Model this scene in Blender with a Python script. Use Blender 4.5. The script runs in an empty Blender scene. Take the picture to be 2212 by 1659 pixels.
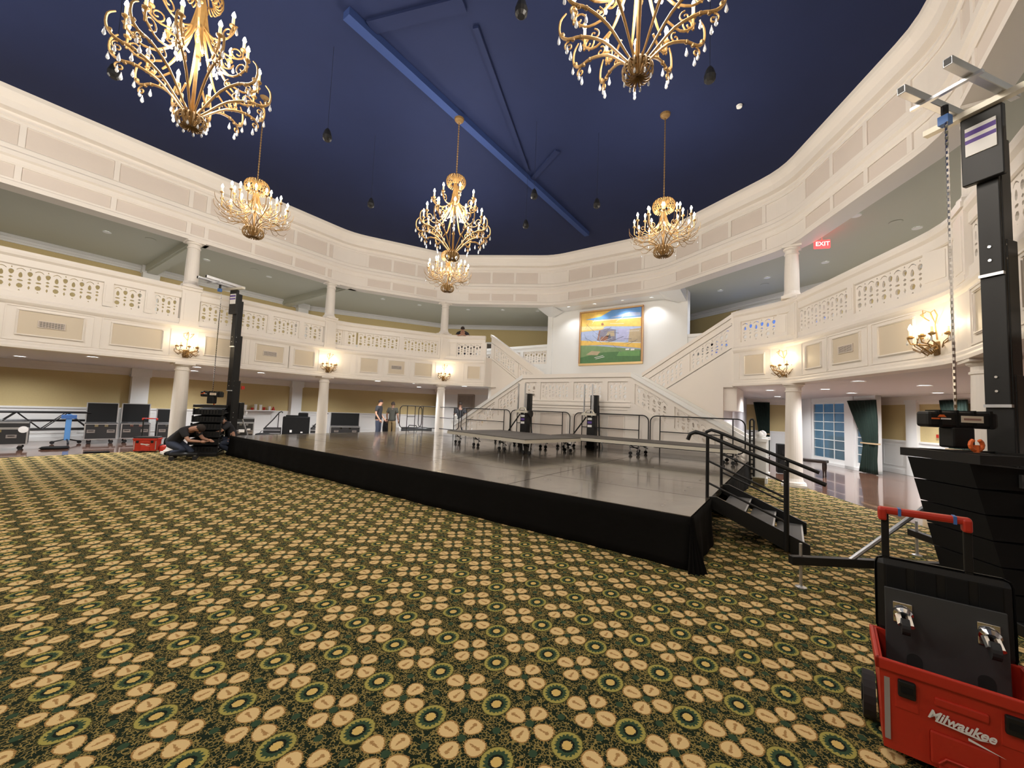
import bpy, bmesh, math, random
from math import pi, sin, cos, tan, atan, atan2, radians as R, hypot
from mathutils import Vector as V, Matrix
random.seed(4)
scn = bpy.context.scene
col = scn.collection

# ------------------------------------------------------------------ camera
F, H = 850.0, 1.62
yaw, pit, rol = R(35.3), atan(55.0 / F), R(2.3)
fw = V((-sin(yaw) * cos(pit), cos(yaw) * cos(pit), sin(pit)))
r0 = V((cos(yaw), sin(yaw), 0)); u0 = r0.cross(fw)
rx = r0 * cos(rol) + u0 * sin(rol); ux = -r0 * sin(rol) + u0 * cos(rol)
cd = bpy.data.cameras.new('camera'); cam = bpy.data.objects.new('camera', cd); col.objects.link(cam)
m = Matrix.Identity(4)
for i in range(3):
    m[i][0], m[i][1], m[i][2] = rx[i], ux[i], -fw[i]
m[2][3] = H
cam.matrix_world = m
cd.sensor_width = 36; cd.sensor_fit = 'HORIZONTAL'; cd.lens = F / 2212 * 36; cd.clip_start = .05; cd.clip_end = 200
scn.camera = cam
# ------------------------------------------------------------------ world: dusk outside the windows
w = bpy.data.worlds.new('dusk'); scn.world = w; w.use_nodes = True
w.node_tree.nodes['Background'].inputs[0].default_value = (.13, .27, .46, 1)
w.node_tree.nodes['Background'].inputs[1].default_value = .55
scn.view_settings.view_transform = 'Standard'; scn.view_settings.look = 'None'
scn.view_settings.gamma = 1; scn.view_settings.use_curve_mapping = False
scn.view_settings.exposure = 0.0
P_CHAND, P_DOWN_LOW, P_DOWN_UP, P_SCONCE, P_ALCOVE = 302, 275, 108, 7, 62

# ------------------------------------------------------------------ materials
MATS = {}
def mat(n, c, rough=.6, metal=0.0, emit=None, es=0.0, trans=0.0, noise=0.0, nscale=30, bump=0.0, spec=.5, coat=0.0):
    if n in MATS: return MATS[n]
    M = bpy.data.materials.new(n); M.use_nodes = True; nt = M.node_tree; b = nt.nodes['Principled BSDF']
    b.inputs['Base Color'].default_value = (*c, 1); b.inputs['Roughness'].default_value = rough
    b.inputs['Metallic'].default_value = metal; b.inputs['Specular IOR Level'].default_value = spec
    b.inputs['Transmission Weight'].default_value = trans; b.inputs['Coat Weight'].default_value = coat
    if emit: b.inputs['Emission Color'].default_value = (*emit, 1); b.inputs['Emission Strength'].default_value = es
    if noise or bump:
        tc = nt.nodes.new('ShaderNodeTexCoord'); nz = nt.nodes.new('ShaderNodeTexNoise'); nz.inputs['Scale'].default_value = nscale
        nz.inputs['Detail'].default_value = 4
        nt.links.new(tc.outputs['Object'], nz.inputs['Vector'])
        if noise:
            mx = nt.nodes.new('ShaderNodeMix'); mx.data_type = 'RGBA'
            mx.inputs[6].default_value = (*[v * (1 - noise) for v in c], 1); mx.inputs[7].default_value = (*[min(1, v * (1 + noise)) for v in c], 1)
            nt.links.new(nz.outputs[0], mx.inputs[0]); nt.links.new(mx.outputs[2], b.inputs['Base Color'])
        if bump:
            bp = nt.nodes.new('ShaderNodeBump'); bp.inputs['Strength'].default_value = bump; bp.inputs['Distance'].default_value = .02
            nt.links.new(nz.outputs[0], bp.inputs['Height']); nt.links.new(bp.outputs[0], b.inputs['Normal'])
    MATS[n] = M; return M
PAINT = mat('cream_paint', (.82, .765, .70), .45, noise=.02, nscale=2)
BEIGE = mat('beige_panel_paint', (.70, .62, .55), .55, noise=.03, nscale=3)
FIELD = mat('fascia_field_paint', (.66, .57, .44), .5)
WHITE = mat('white_trim_paint', (.82, .82, .80), .4)
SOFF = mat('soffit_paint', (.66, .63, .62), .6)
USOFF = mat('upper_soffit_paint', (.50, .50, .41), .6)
YEL = mat('gold_wall_cloth', (.60, .48, .24), .8, noise=.06, nscale=25)
LAV = mat('stair_side_paint', (.62, .60, .62), .6)
NAVY = mat('navy_ceiling_paint', (.0125, .0205, .068), .8, noise=.10, nscale=1.2, spec=.22)
NAVYB = mat('navy_beam_paint', (.030, .055, .17), .75, spec=.15)
BLACK = mat('black_metal', (.009, .009, .009), .42, spec=.35)
BLKM = mat('black_matte', (.007, .007, .007), .7, spec=.2, noise=.2, nscale=12)
CASE = mat('black_case_laminate', (.014, .014, .015), .5)
CASEIN = mat('case_foam', (.009, .009, .009), .95)
ALU = mat('aluminium', (.55, .56, .58), .35, .85, noise=.08, nscale=8)
CHROME = mat('chrome', (.8, .8, .8), .12, 1.0)
GOLD = mat('gilt_metal', (.36, .215, .075), .45, .35, noise=.25, nscale=20)
GOLDD = mat('dark_gilt_metal', (.22, .13, .045), .45, .35, noise=.3, nscale=30)
BRASS = mat('brass', (.72, .47, .12), .25, .9)
CRYS = mat('crystal', (.85, .88, .92), .06, 0, trans=.55)
CANDLE = mat('candle_sleeve', (.93, .80, .52), .5, emit=(1, .72, .33), es=.55)
BULB = mat('bulb_glow', (1, .9, .7), .4, emit=(1.0, .86, .62), es=34)
LENS = mat('downlight_lens', (1, 1, 1), .4, emit=(.92, .97, 1.0), es=16)
REDP = mat('red_plastic', (.44, .024, .010), .42, noise=.08, nscale=40)
REDL = mat('exit_red_glow', (.8, .02, .02), .5, emit=(1, .03, .03), es=5)
GREEN = mat('green_velvet', (.0045, .016, .010), .9, noise=.2, nscale=10)
GLASS = mat('window_glass', (.30, .50, .62), .08, 0, trans=.75)
BLUE = mat('blue_paint', (.05, .15, .42), .5)
LABEL = mat('white_label', (.75, .74, .72), .5)
PURP = mat('purple_band', (.10, .05, .28), .5)
ORNG = mat('orange_print', (.8, .16, .03), .5)
SKIN = mat('skin', (.50, .27, .18), .55)
SKIND = mat('brown_skin', (.20, .10, .06), .55)
SHIRT = mat('dark_tshirt', (.022, .022, .026), .85)
OLIVE = mat('olive_shirt', (.035, .034, .026), .85)
JEANS = mat('jeans', (.035, .045, .075), .85)
KHAKI = mat('khaki_cloth', (.17, .12, .055), .85)
HAIR = mat('dark_hair', (.03, .02, .015), .8)
GREYM = mat('grey_plate', (.045, .048, .05), .45, .2)
RUBBER = mat('rubber', (.012, .012, .013), .7)
FRAME_W = mat('picture_frame_wood', (.40, .17, .06), .4)
GILT = mat('picture_gilt', (.72, .52, .25), .4, .3)
RISER = mat('riser_top', (.10, .09, .08), .75, noise=.1)
RSTEEL = mat('riser_frame', (.66, .62, .52), .4, .3)
VENTM = mat('vent_dark', (.10, .085, .07), .7)

def carpet():
    M = bpy.data.materials.new('patterned_carpet'); M.use_nodes = True; nt = M.node_tree; N = nt.nodes; L = nt.links
    b = N['Principled BSDF']; b.inputs['Roughness'].default_value = .95; b.inputs['Specular IOR Level'].default_value = .15
    tc = N.new('ShaderNodeTexCoord'); sp = N.new('ShaderNodeSeparateXYZ')
    nz = N.new('ShaderNodeTexNoise'); nz.inputs['Scale'].default_value = 140; nz.inputs['Detail'].default_value = 1
    L.new(tc.outputs['Object'], nz.inputs['Vector'])
    L.new(tc.outputs['Object'], sp.inputs[0])
    def mt(op, a, bb=None, c=None):
        n = N.new('ShaderNodeMath'); n.operation = op
        for i, v in enumerate((a, bb, c)):
            if v is None: continue
            if isinstance(v, (int, float)): n.inputs[i].default_value = v
            else: L.new(v, n.inputs[i])
        return n.outputs[0]
    DX, DY = .2165, .2835
    u = mt('DIVIDE', mt('SUBTRACT', sp.outputs[0], -1.110), DX); v = mt('DIVIDE', mt('SUBTRACT', sp.outputs[1], 1.848), DY)
    iu = mt('ROUND', u); iv = mt('ROUND', v)
    jit = mt('MULTIPLY', mt('SUBTRACT', nz.outputs[0], .5), .018)
    lx = mt('ADD', mt('MULTIPLY', mt('SUBTRACT', u, iu), DX), jit); ly = mt('ADD', mt('MULTIPLY', mt('SUBTRACT', v, iv), DY), jit)
    par = mt('ABSOLUTE', mt('FRACT', mt('MULTIPLY', mt('ADD', iu, iv), .5)))
    ring = mt('GREATER_THAN', par, .25)              # 1 in the medallion cells, 0 in the flower cells
    flw = mt('SUBTRACT', 1, ring)
    def ell(x, y, cx, cy, a, c):
        return mt('ADD', mt('POWER', mt('ABSOLUTE', mt('DIVIDE', mt('SUBTRACT', x, cx), a)), 2), mt('POWER', mt('ABSOLUTE', mt('DIVIDE', mt('SUBTRACT', y, cy), c)), 2))
    def lt(a, t): return mt('LESS_THAN', a, t)
    def AND(a, b2): return mt('MULTIPLY', a, b2)
    def OR(a, b2): return mt('MAXIMUM', a, b2)
    # flower: distance to centre must span neighbouring cells, so use the flower lattice directly
    # petals reach .137 along x and .133 along y; the cell is .108 x .142 half size, so x petals cross into ring cells
    def lattice(offx):
        # nearest flower centre: two interleaved rectangular lattices
        uu = mt('SUBTRACT', u, offx); vv = mt('SUBTRACT', v, offx)
        a = mt('MULTIPLY', mt('SUBTRACT', mt('DIVIDE', uu, 2), mt('ROUND', mt('DIVIDE', uu, 2))), 2 * DX)
        c = mt('MULTIPLY', mt('SUBTRACT', mt('DIVIDE', vv, 2), mt('ROUND', mt('DIVIDE', vv, 2))), 2 * DY)
        return mt('ADD', a, jit), mt('ADD', c, jit)
    pet, core, edge, mid = None, None, None, None
    for o in (0, 1):
        a, c = lattice(o); aa = mt('ABSOLUTE', a); cc = mt('ABSOLUTE', c)
        # teardrop: half width grows with distance from the centre
        wx = mt('ADD', .053, mt('MULTIPLY', mt('SUBTRACT', aa, .088), .22)); wy = mt('ADD', .048, mt('MULTIPLY', mt('SUBTRACT', cc, .086), .22))
        px = ell(aa, cc, .083, 0, .052, wx); py = ell(aa, cc, 0, .083, wy, .050)
        q = mt('MINIMUM', px, py)
        mid1 = mt('MINIMUM', ell(aa, cc, .085, 0, .032, .006), ell(aa, cc, 0, .085, .006, .030))
        mid2 = mt('MINIMUM', ell(aa, cc, .103, 0, .010, .011), ell(aa, cc, 0, .103, .011, .010))
        q2 = mt('MINIMUM', mid1, mid2)
        cr = ell(aa, cc, 0, 0, .022, .022)
        pet = q if pet is None else mt('MINIMUM', pet, q); mid = q2 if mid is None else mt('MINIMUM', mid, q2)
        core = cr if core is None else mt('MINIMUM', core, cr)
    def rl(o1, o2):
        uu = mt('SUBTRACT', u, o1); vv = mt('SUBTRACT', v, o2)
        a = mt('MULTIPLY', mt('SUBTRACT', mt('DIVIDE', uu, 2), mt('ROUND', mt('DIVIDE', uu, 2))), 2 * DX)
        c = mt('MULTIPLY', mt('SUBTRACT', mt('DIVIDE', vv, 2), mt('ROUND', mt('DIVIDE', vv, 2))), 2 * DY)
        return mt('ADD', a, jit), mt('ADD', c, jit)
    rr = None; an = None
    for o in ((0, 1), (1, 0)):
        a, c = rl(*o); q = mt('SQRT', ell(a, c, 0, 0, .073, .085))
        if rr is None: rr = q; ax, ay = a, c
        else:
            s = mt('LESS_THAN', q, rr)
            ax = mt('ADD', mt('MULTIPLY', s, a), mt('MULTIPLY', mt('SUBTRACT', 1, s), ax)); ay = mt('ADD', mt('MULTIPLY', s, c), mt('MULTIPLY', mt('SUBTRACT', 1, s), ay))
            rr = mt('MINIMUM', rr, q)
    ang = mt('ARCTAN2', ay, ax); ser = mt('MULTIPLY', mt('SINE', mt('MULTIPLY', ang, 18)), .07)
    # rosettes between cells
    ros = None
    for sx in (.5, -.5):
        uu = mt('SUBTRACT', u, sx); vv = mt('SUBTRACT', v, .5)
        a = mt('MULTIPLY', mt('SUBTRACT', uu, mt('ROUND', uu)), DX); c = mt('MULTIPLY', mt('SUBTRACT', vv, mt('ROUND', vv)), DY)
        q = ell(a, c, 0, 0, .020, .022); ros = q if ros is None else mt('MINIMUM', ros, q)
    # scrollwork ground
    vo = N.new('ShaderNodeTexWave'); vo.wave_type = 'RINGS'; vo.inputs['Scale'].default_value = 14; vo.inputs['Distortion'].default_value = 26
    vo.inputs['Detail'].default_value = 2; vo.inputs['Detail Scale'].default_value = 3.2
    L.new(tc.outputs['Object'], vo.inputs['Vector'])
    vz = N.new('ShaderNodeTexVoronoi'); vz.feature = 'DISTANCE_TO_EDGE'; vz.inputs['Scale'].default_value = 58
    wp = N.new('ShaderNodeVectorMath'); wp.operation = 'ADD'
    nz2 = N.new('ShaderNodeTexNoise'); nz2.inputs['Scale'].default_value = 30; L.new(tc.outputs['Object'], nz2.inputs['Vector'])
    sc2 = N.new('ShaderNodeVectorMath'); sc2.operation = 'SCALE'; sc2.inputs[3].default_value = .035
    L.new(nz2.outputs[1], sc2.inputs[0]); L.new(tc.outputs['Object'], wp.inputs[0]); L.new(sc2.outputs[0], wp.inputs[1]); L.new(wp.outputs[0], vz.inputs['Vector'])
    scroll = AND(lt(vz.outputs['Distance'], .095), mt('GREATER_THAN', nz2.outputs[0], .44))
    def mix(f, a, bb):
        n = N.new('ShaderNodeMix'); n.data_type = 'RGBA'; L.new(f, n.inputs[0])
        for i, c in ((6, a), (7, bb)):
            if isinstance(c, tuple): n.inputs[i].default_value = (*c, 1)
            else: L.new(c, n.inputs[i])
        return n.outputs[2]
    G0 = (.007, .014, .006); TAN = (.60, .43, .20); TANE = (.30, .17, .055); OLV = (.30, .26, .065); DG = (.028, .055, .028); SC = (.22, .165, .05)
    c = mix(scroll, G0, SC)
    c = mix(lt(ros, 1), c, DG)
    c = mix(lt(rr, 1.08), c, (.05, .045, .012)); c = mix(lt(rr, 1.0), c, OLV)
    c = mix(lt(mt('ADD', rr, ser), .76), c, DG); c = mix(lt(rr, .50), c, (.006, .010, .006)); c = mix(lt(rr, .34), c, (.55, .38, .12))
    c = mix(lt(mt('ADD', pet, mt('MULTIPLY', jit, 12)), 1.12), c, TANE); c = mix(lt(pet, .86), c, TAN)
    c = mix(AND(lt(mid, 1), lt(pet, .9)), c, (.33, .19, .07)); c = mix(lt(core, 1), c, DG)
    L.new(c, b.inputs['Base Color'])
    MATS['patterned_carpet'] = M; return M
CARPET = carpet()

def woodfloor():
    M = bpy.data.materials.new('polished_parquet'); M.use_nodes = True; nt = M.node_tree; N = nt.nodes; L = nt.links
    b = N['Principled BSDF']; b.inputs['Roughness'].default_value = .12; b.inputs['Coat Weight'].default_value = .5
    tc = N.new('ShaderNodeTexCoord'); br = N.new('ShaderNodeTexBrick')
    br.inputs['Scale'].default_value = 1.0; br.inputs['Brick Width'].default_value = .9; br.inputs['Row Height'].default_value = .09; br.inputs['Mortar Size'].default_value = .003
    br.inputs['Color1'].default_value = (.12, .055, .036, 1); br.inputs['Color2'].default_value = (.19, .095, .062, 1); br.inputs['Mortar'].default_value = (.06, .03, .02, 1)
    L.new(tc.outputs['Object'], br.inputs['Vector']); L.new(br.outputs[0], b.inputs['Base Color']); return M
WOOD = woodfloor()

def deckmat():
    M = bpy.data.materials.new('glossy_stage_deck'); M.use_nodes = True; nt = M.node_tree; N = nt.nodes; L = nt.links
    b = N['Principled BSDF']; b.inputs['Specular IOR Level'].default_value = .9; b.inputs['Coat Weight'].default_value = .8; b.inputs['Coat Roughness'].default_value = .10
    tc = N.new('ShaderNodeTexCoord'); nz = N.new('ShaderNodeTexNoise'); nz.inputs['Scale'].default_value = 1.6; nz.inputs['Detail'].default_value = 6; nz.inputs['Distortion'].default_value = 1.5
    L.new(tc.outputs['Object'], nz.inputs['Vector'])
    mx = N.new('ShaderNodeMix'); mx.data_type = 'RGBA'; mx.inputs[6].default_value = (.055, .045, .033, 1); mx.inputs[7].default_value = (.125, .10, .075, 1)
    L.new(nz.outputs[0], mx.inputs[0]); L.new(mx.outputs[2], b.inputs['Base Color'])
    mr = N.new('ShaderNodeMapRange'); mr.inputs[3].default_value = .12; mr.inputs[4].default_value = .34; L.new(nz.outputs[0], mr.inputs[0]); L.new(mr.outputs[0], b.inputs['Roughness'])
    n2 = N.new('ShaderNodeTexNoise'); n2.inputs['Scale'].default_value = 5; L.new(tc.outputs['Object'], n2.inputs['Vector'])
    bp = N.new('ShaderNodeBump'); bp.inputs['Strength'].default_value = .12; bp.inputs['Distance'].default_value = .02; L.new(n2.outputs[0], bp.inputs['Height']); L.new(bp.outputs[0], b.inputs['Normal'])
    return M
DECK = deckmat()
def clothmat():
    return mat('black_stage_cloth', (.0055, .005, .0045), .95, bump=.5, nscale=6, spec=.12)
CLOTH = clothmat()

# ------------------------------------------------------------------ mesh builder
def rotz(a): return Matrix.Rotation(a, 4, 'Z')
class MB:
    def __init__(s): s.v = []; s.f = []; s.m = []; s.mats = []; s.T = Matrix.Identity(4)
    def mi(s, mt_):
        if mt_ not in s.mats: s.mats.append(mt_)
        return s.mats.index(mt_)
    def add(s, vs, fs, mt_):
        k = len(s.v); s.v += [tuple(s.T @ V(p)) for p in vs]; s.f += [tuple(i + k for i in f) for f in fs]; s.m += [s.mi(mt_)] * len(fs); return s
    def box(s, x0, x1, y0, y1, z0, z1, mt_, M=None):
        vs = [V((x, y, z)) for z in (z0, z1) for (x, y) in ((x0, y0), (x1, y0), (x1, y1), (x0, y1))]
        if M: vs = [M @ p for p in vs]
        return s.add(vs, [(0, 3, 2, 1), (4, 5, 6, 7), (0, 1, 5, 4), (1, 2, 6, 5), (2, 3, 7, 6), (3, 0, 4, 7)], mt_)
    def bbox(s, x0, x1, y0, y1, z0, z1, mt_, b=.01):      # box with bevelled edges
        bm = bmesh.new(); bmesh.ops.create_cube(bm, size=1)
        for q in bm.verts: q.co = V(((x0 + x1) / 2 + q.co.x * (x1 - x0), (y0 + y1) / 2 + q.co.y * (y1 - y0), (z0 + z1) / 2 + q.co.z * (z1 - z0)))
        bmesh.ops.bevel(bm, geom=bm.edges[:], offset=b, segments=2, affect='EDGES', profile=.5)
        bm.verts.ensure_lookup_table(); s.add([q.co.copy() for q in bm.verts], [tuple(q.index for q in f.verts) for f in bm.faces], mt_); bm.free(); return s
    def stube(s, pts, r, mt_, n=6, k=3):      # tube along a smooth curve through the points
        P = [V(p) for p in pts]; rs = r if isinstance(r, (list, tuple)) else [r] * len(P); Q = []; RR = []
        for i in range(len(P) - 1):
            p0, p1, p2, p3 = P[max(i - 1, 0)], P[i], P[i + 1], P[min(i + 2, len(P) - 1)]
            for j in range(k):
                t = j / k; Q.append(.5 * ((2 * p1) + (p2 - p0) * t + (2 * p0 - 5 * p1 + 4 * p2 - p3) * t * t + (3 * p1 - p0 - 3 * p2 + p3) * t ** 3)); RR.append(rs[i] * (1 - t) + rs[i + 1] * t)
        Q.append(P[-1]); RR.append(rs[-1]); return s.tube(Q, RR, mt_, n)
    def tube(s, pts, r, mt_, n=6, caps=True, closed=False):
        pts = [V(p) for p in pts]; rs = r if isinstance(r, (list, tuple)) else [r] * len(pts); vs = []; up = None
        for i, p in enumerate(pts):
            if closed: d = pts[(i + 1) % len(pts)] - pts[i - 1]
            else: d = (pts[min(i + 1, len(pts) - 1)] - pts[max(i - 1, 0)])
            d.normalize()
            if up is None:
                up = V((0, 0, 1)) if abs(d.z) < .9 else V((1, 0, 0))
            a = d.cross(up)
            if a.length < 1e-4: a = d.cross(V((0, 1, 0)))
            a.normalize(); up = a.cross(d); up.normalize()
            for k in range(n):
                t = 2 * pi * k / n; vs.append(p + (a * cos(t) + up * sin(t)) * rs[i])
        fs = []; m_ = len(pts)
        for i in range(m_ if closed else m_ - 1):
            j = (i + 1) % m_
            for k in range(n): fs.append((i * n + k, i * n + (k + 1) % n, j * n + (k + 1) % n, j * n + k))
        if caps and not closed: fs += [tuple(range(n))[::-1], tuple((m_ - 1) * n + k for k in range(n))]
        return s.add(vs, fs, mt_)
    def lathe(s, prof, mt_, n=16, o=(0, 0, 0)):
        vs = []; fs = []
        for (r, z) in prof:
            for k in range(n): t = 2 * pi * k / n; vs.append((o[0] + r * cos(t), o[1] + r * sin(t), o[2] + z))
        for i in range(len(prof) - 1):
            for k in range(n): fs.append((i * n + k, i * n + (k + 1) % n, (i + 1) * n + (k + 1) % n, (i + 1) * n + k))
        fs += [tuple(range(n))[::-1], tuple((len(prof) - 1) * n + k for k in range(n))]
        return s.add(vs, fs, mt_)
    def ball(s, c, r, mt_, n=8, sz=1.0):
        pr = [(max(1e-4, r * sin(pi * i / (n // 2 + 1))), -r * cos(pi * i / (n // 2 + 1)) * sz) for i in range(n // 2 + 2)]
        return s.lathe(pr, mt_, n, c)
    def prism(s, poly, z0, z1, mt_, M=None):            # poly xy, extruded in z
        n = len(poly); vs = [V((x, y, z)) for z in (z0, z1) for (x, y) in poly]
        if M: vs = [M @ p for p in vs]
        return s.add(vs, [tuple(range(n))[::-1], tuple(range(n, 2 * n))] + [(i, (i + 1) % n, n + (i + 1) % n, n + i) for i in range(n)], mt_)
    def mesh(s, name, smooth=False):
        me = bpy.data.meshes.new(name); me.from_pydata(s.v, [], s.f)
        for q in s.mats: me.materials.append(q)
        me.polygons.foreach_set('material_index', s.m)
        if smooth: me.polygons.foreach_set('use_smooth', [True] * len(me.polygons))
        me.update(); return me
    def build(s, name, parent=None, smooth=False, **k):
        return link(name, s.mesh(name, smooth), parent, **k)
def link(name, me, parent=None, loc=None, rz=None, label=None, cat=None, group=None, kind=None):
    o = bpy.data.objects.new(name, me); col.objects.link(o)
    if parent: o.parent = parent
    if loc is not None: o.location = loc
    if rz is not None: o.rotation_euler = (0, 0, rz)
    if label: o['label'] = label
    if cat: o['category'] = cat
    if group: o['group'] = group
    if kind: o['kind'] = kind
    return o
def thing(name, label, cat, loc=(0, 0, 0), rz=0, group=None): return link(name, None, None, loc, rz, label, cat, group)
def struct(mb, name, parent=None, **k):
    o = mb.build(name, parent, **k); o['kind'] = 'structure'; return o
def kids(o): return [c for c in bpy.data.objects if c.parent == o]
KC = {}
def dup(root, loc, rz, label, group=None, scale=None):
    def cp(o, par):
        c = o.copy(); col.objects.link(c)
        if par: c.parent = par
        for ch in KC[o.name]: cp(ch, c)
        return c
    def reg(o):
        if o.name in KC: return
        KC[o.name] = kids(o)
        for c in KC[o.name]: reg(c)
    reg(root); r = cp(root, None); r.location = loc; r.rotation_euler = (0, 0, rz); r['label'] = label
    if group: r['group'] = group
    if scale: r.scale = (scale,) * 3
    return r

# ------------------------------------------------------------------ plan of the hall
CY = 2.25
half = [(2, -4), (2, 8.5), (0, 12.2), (-3.8, 14.4), (-8.2, 14.4), (-12, 12.2), (-14, 8.5), (-14, -4)]
OCT = half + [(-12, -7.7), (-8.2, -9.9), (-3.8, -9.9), (0, -7.7)]
def fillet(P, closed=True, t=.6, n=4):
    out = []
    L_ = len(P)
    for i, p in enumerate(P):
        if not closed and i in (0, L_ - 1): out.append(V((*p, 0))); continue
        a, b, c = V((*P[i - 1], 0)), V((*p, 0)), V((*P[(i + 1) % L_], 0))
        p0 = b + (a - b).normalized() * t; p2 = b + (c - b).normalized() * t
        for k in range(n + 1):
            q = k / n; out.append(p0 * (1 - q) ** 2 + b * 2 * q * (1 - q) + p2 * q * q)
    return out
def sweep(mb, path, prof, mt_, closed=True, capends=True):
    n = len(path); k = len(prof); vs = []; fs = []
    for i, p in enumerate(path):
        if closed: a, c = path[i - 1], path[(i + 1) % n]
        else: a, c = path[max(i - 1, 0)], path[min(i + 1, n - 1)]
        d1 = (p - a); d2 = (c - p)
        if d1.length < 1e-6: d1 = d2
        if d2.length < 1e-6: d2 = d1
        d1.normalize(); d2.normalize(); n1 = V((d1.y, -d1.x, 0)); n2 = V((d2.y, -d2.x, 0)); nn = (n1 + n2).normalized(); sc_ = 1 / max(.5, nn.dot(n1))
        for (d, z) in prof: q = p + nn * d * sc_; vs.append((q.x, q.y, z))
    for i in range(n if closed else n - 1):
        j = (i + 1) % n
        for e in range(k):
            g = (e + 1) % k; fs.append((i * k + e, j * k + e, j * k + g, i * k + g))
    if not closed and capends: fs += [tuple(range(k)), tuple((n - 1) * k + e for e in range(k))[::-1]]
    mb.add(vs, fs, mt_)

# floor
def polyslab(poly, z0, z1, mt_, name, **k):
    mb = MB(); mb.prism(poly, z0, z1, mt_); return struct(mb, name, **k)
car = [(1.85, -6), (1.85, 9.0), (.05, 12.7), (-1.6, 14.2), (-10.6, 14.2), (-12.4, 12.7), (-15.2, 8.6), (-15.2, -6)]
polyslab(car, -.1, 0, CARPET, 'floor')
polyslab([(12, -16), (12, 26), (-24, 26), (-24, -16)], -.3, -.102, WOOD, 'floor')
wf = MB()   # parquet ring round the carpet, flush with it
outer = [(8, -6), (8, 10), (4.5, 18.8), (.3, 22.6), (-12.3, 22.6), (-16.5, 18.8), (-20.2, 10), (-20.2, -6)]
for i in range(len(car) - 1):
    a, b, c, d = car[i], car[i + 1], outer[i + 1], outer[i]
    wf.add([(*a, -.003), (*d, -.003), (*c, -.003), (*b, -.003)], [(0, 1, 2, 3)], WOOD)
wf.add([(-20.2, -6, -.003), (-20.2, -14, -.003), (8, -14, -.003), (8, -6, -.003)], [(0, 1, 2, 3)], WOOD)
struct(wf, 'floor')

# ceiling
LOOP = fillet(OCT)
mb = MB(); lo = fillet(OCT); mb.prism([(p.x * 1.0 + (p.x + 6) * .03, p.y + (p.y - CY) * .03) for p in lo], 8.2, 8.35, NAVY)
struct(mb, 'ceiling')
mb = MB(); mb.box(-6.13, -5.95, 3.3, 12.9, 8.06, 8.2, NAVYB); struct(mb, 'trim_1')
mb = MB()
for (a, b, w_) in (((-4.4, 4.7), (-5.85, 8.6), .05), ((-4.75, 8.3), (-5.95, 9.0), .07), ((-4.3, 4.3), (-5.95, 3.7), .12)):
    a = V((*a, 0)); b = V((*b, 0)); d = (b - a).normalized(); n_ = V((d.y, -d.x, 0)) * w_
    mb.prism([(q.x, q.y) for q in (a + n_, a - n_, b - n_, b + n_)], 8.15, 8.2, NAVY)
struct(mb, 'trim_2')

# entablature
ent = MB()
EPROF = [(.42, 6.10), (-.03, 6.10), (-.03, 6.20), (.0, 6.23), (.0, 6.27), (.025, 6.27), (.025, 6.58), (0, 6.58), (-.02, 6.62), (-.02, 6.72), (-.07, 6.76), (-.07, 6.86), (-.03, 6.90), (-.03, 7.0), (0, 7.03),
         (.025, 7.03), (.025, 7.52), (0, 7.52), (0, 7.58), (-.03, 7.60), (-.03, 7.66), (.03, 7.68), (.03, 7.74), (-.10, 7.78), (-.13, 7.92), (-.20, 8.04), (-.22, 8.10), (-.22, 8.20), (.42, 8.20)]
sweep(ent, LOOP, EPROF, PAINT)
ENT = struct(ent, 'trim_3', label='cream panelled entablature running round the hall below the navy ceiling')
PC = {}
def edge_frame(A, B):
    A = V((*A, 0)); B = V((*B, 0)); d = (B - A); L_ = d.length; d.normalize(); return A, d, V((d.y, -d.x, 0)), L_
def plate(w_, h, t, mt_, frame=None, fw_=.03, ft=.03):
    k = ('plate', round(w_, 3), round(h, 3), t, mt_.name, frame.name if frame else '', fw_)
    if k not in PC:
        m_ = MB(); m_.box(-w_ / 2, w_ / 2, 0, t, -h / 2, h / 2, mt_)
        if frame:
            for (a, b, c, d) in ((-w_ / 2 - fw_, w_ / 2 + fw_, h / 2, h / 2 + fw_), (-w_ / 2 - fw_, w_ / 2 + fw_, -h / 2 - fw_, -h / 2), (-w_ / 2 - fw_, -w_ / 2, -h / 2, h / 2), (w_ / 2, w_ / 2 + fw_, -h / 2, h / 2)):
                m_.box(a, b, -ft, t, c, d, frame)
                cx0 = fw_ * .3; m_.box(a + (cx0 if b - a > .1 else 0), b - (cx0 if b - a > .1 else 0), -ft - .012, -ft, c + (cx0 if d - c > .1 else 0) + .008, d - .008, frame)
        PC[k] = m_.mesh('panel')
    return PC[k]
def on_edge(fr, s, z, off, name, me, parent, **k):
    A, d, n_, L_ = fr; p = A + d * s + n_ * off; o = link(name, me, parent, (p.x, p.y, z), atan2(d.y, d.x), **k); return o
# panels and stiles: y of the local mesh points away from the room
def loc_dir(): pass
STI = {}
def stile(h):
    if h not in STI: m_ = MB(); m_.box(-.05, .05, 0, .03, -h / 2, h / 2, PAINT); STI[h] = m_.mesh('stile')
    return STI[h]
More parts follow.
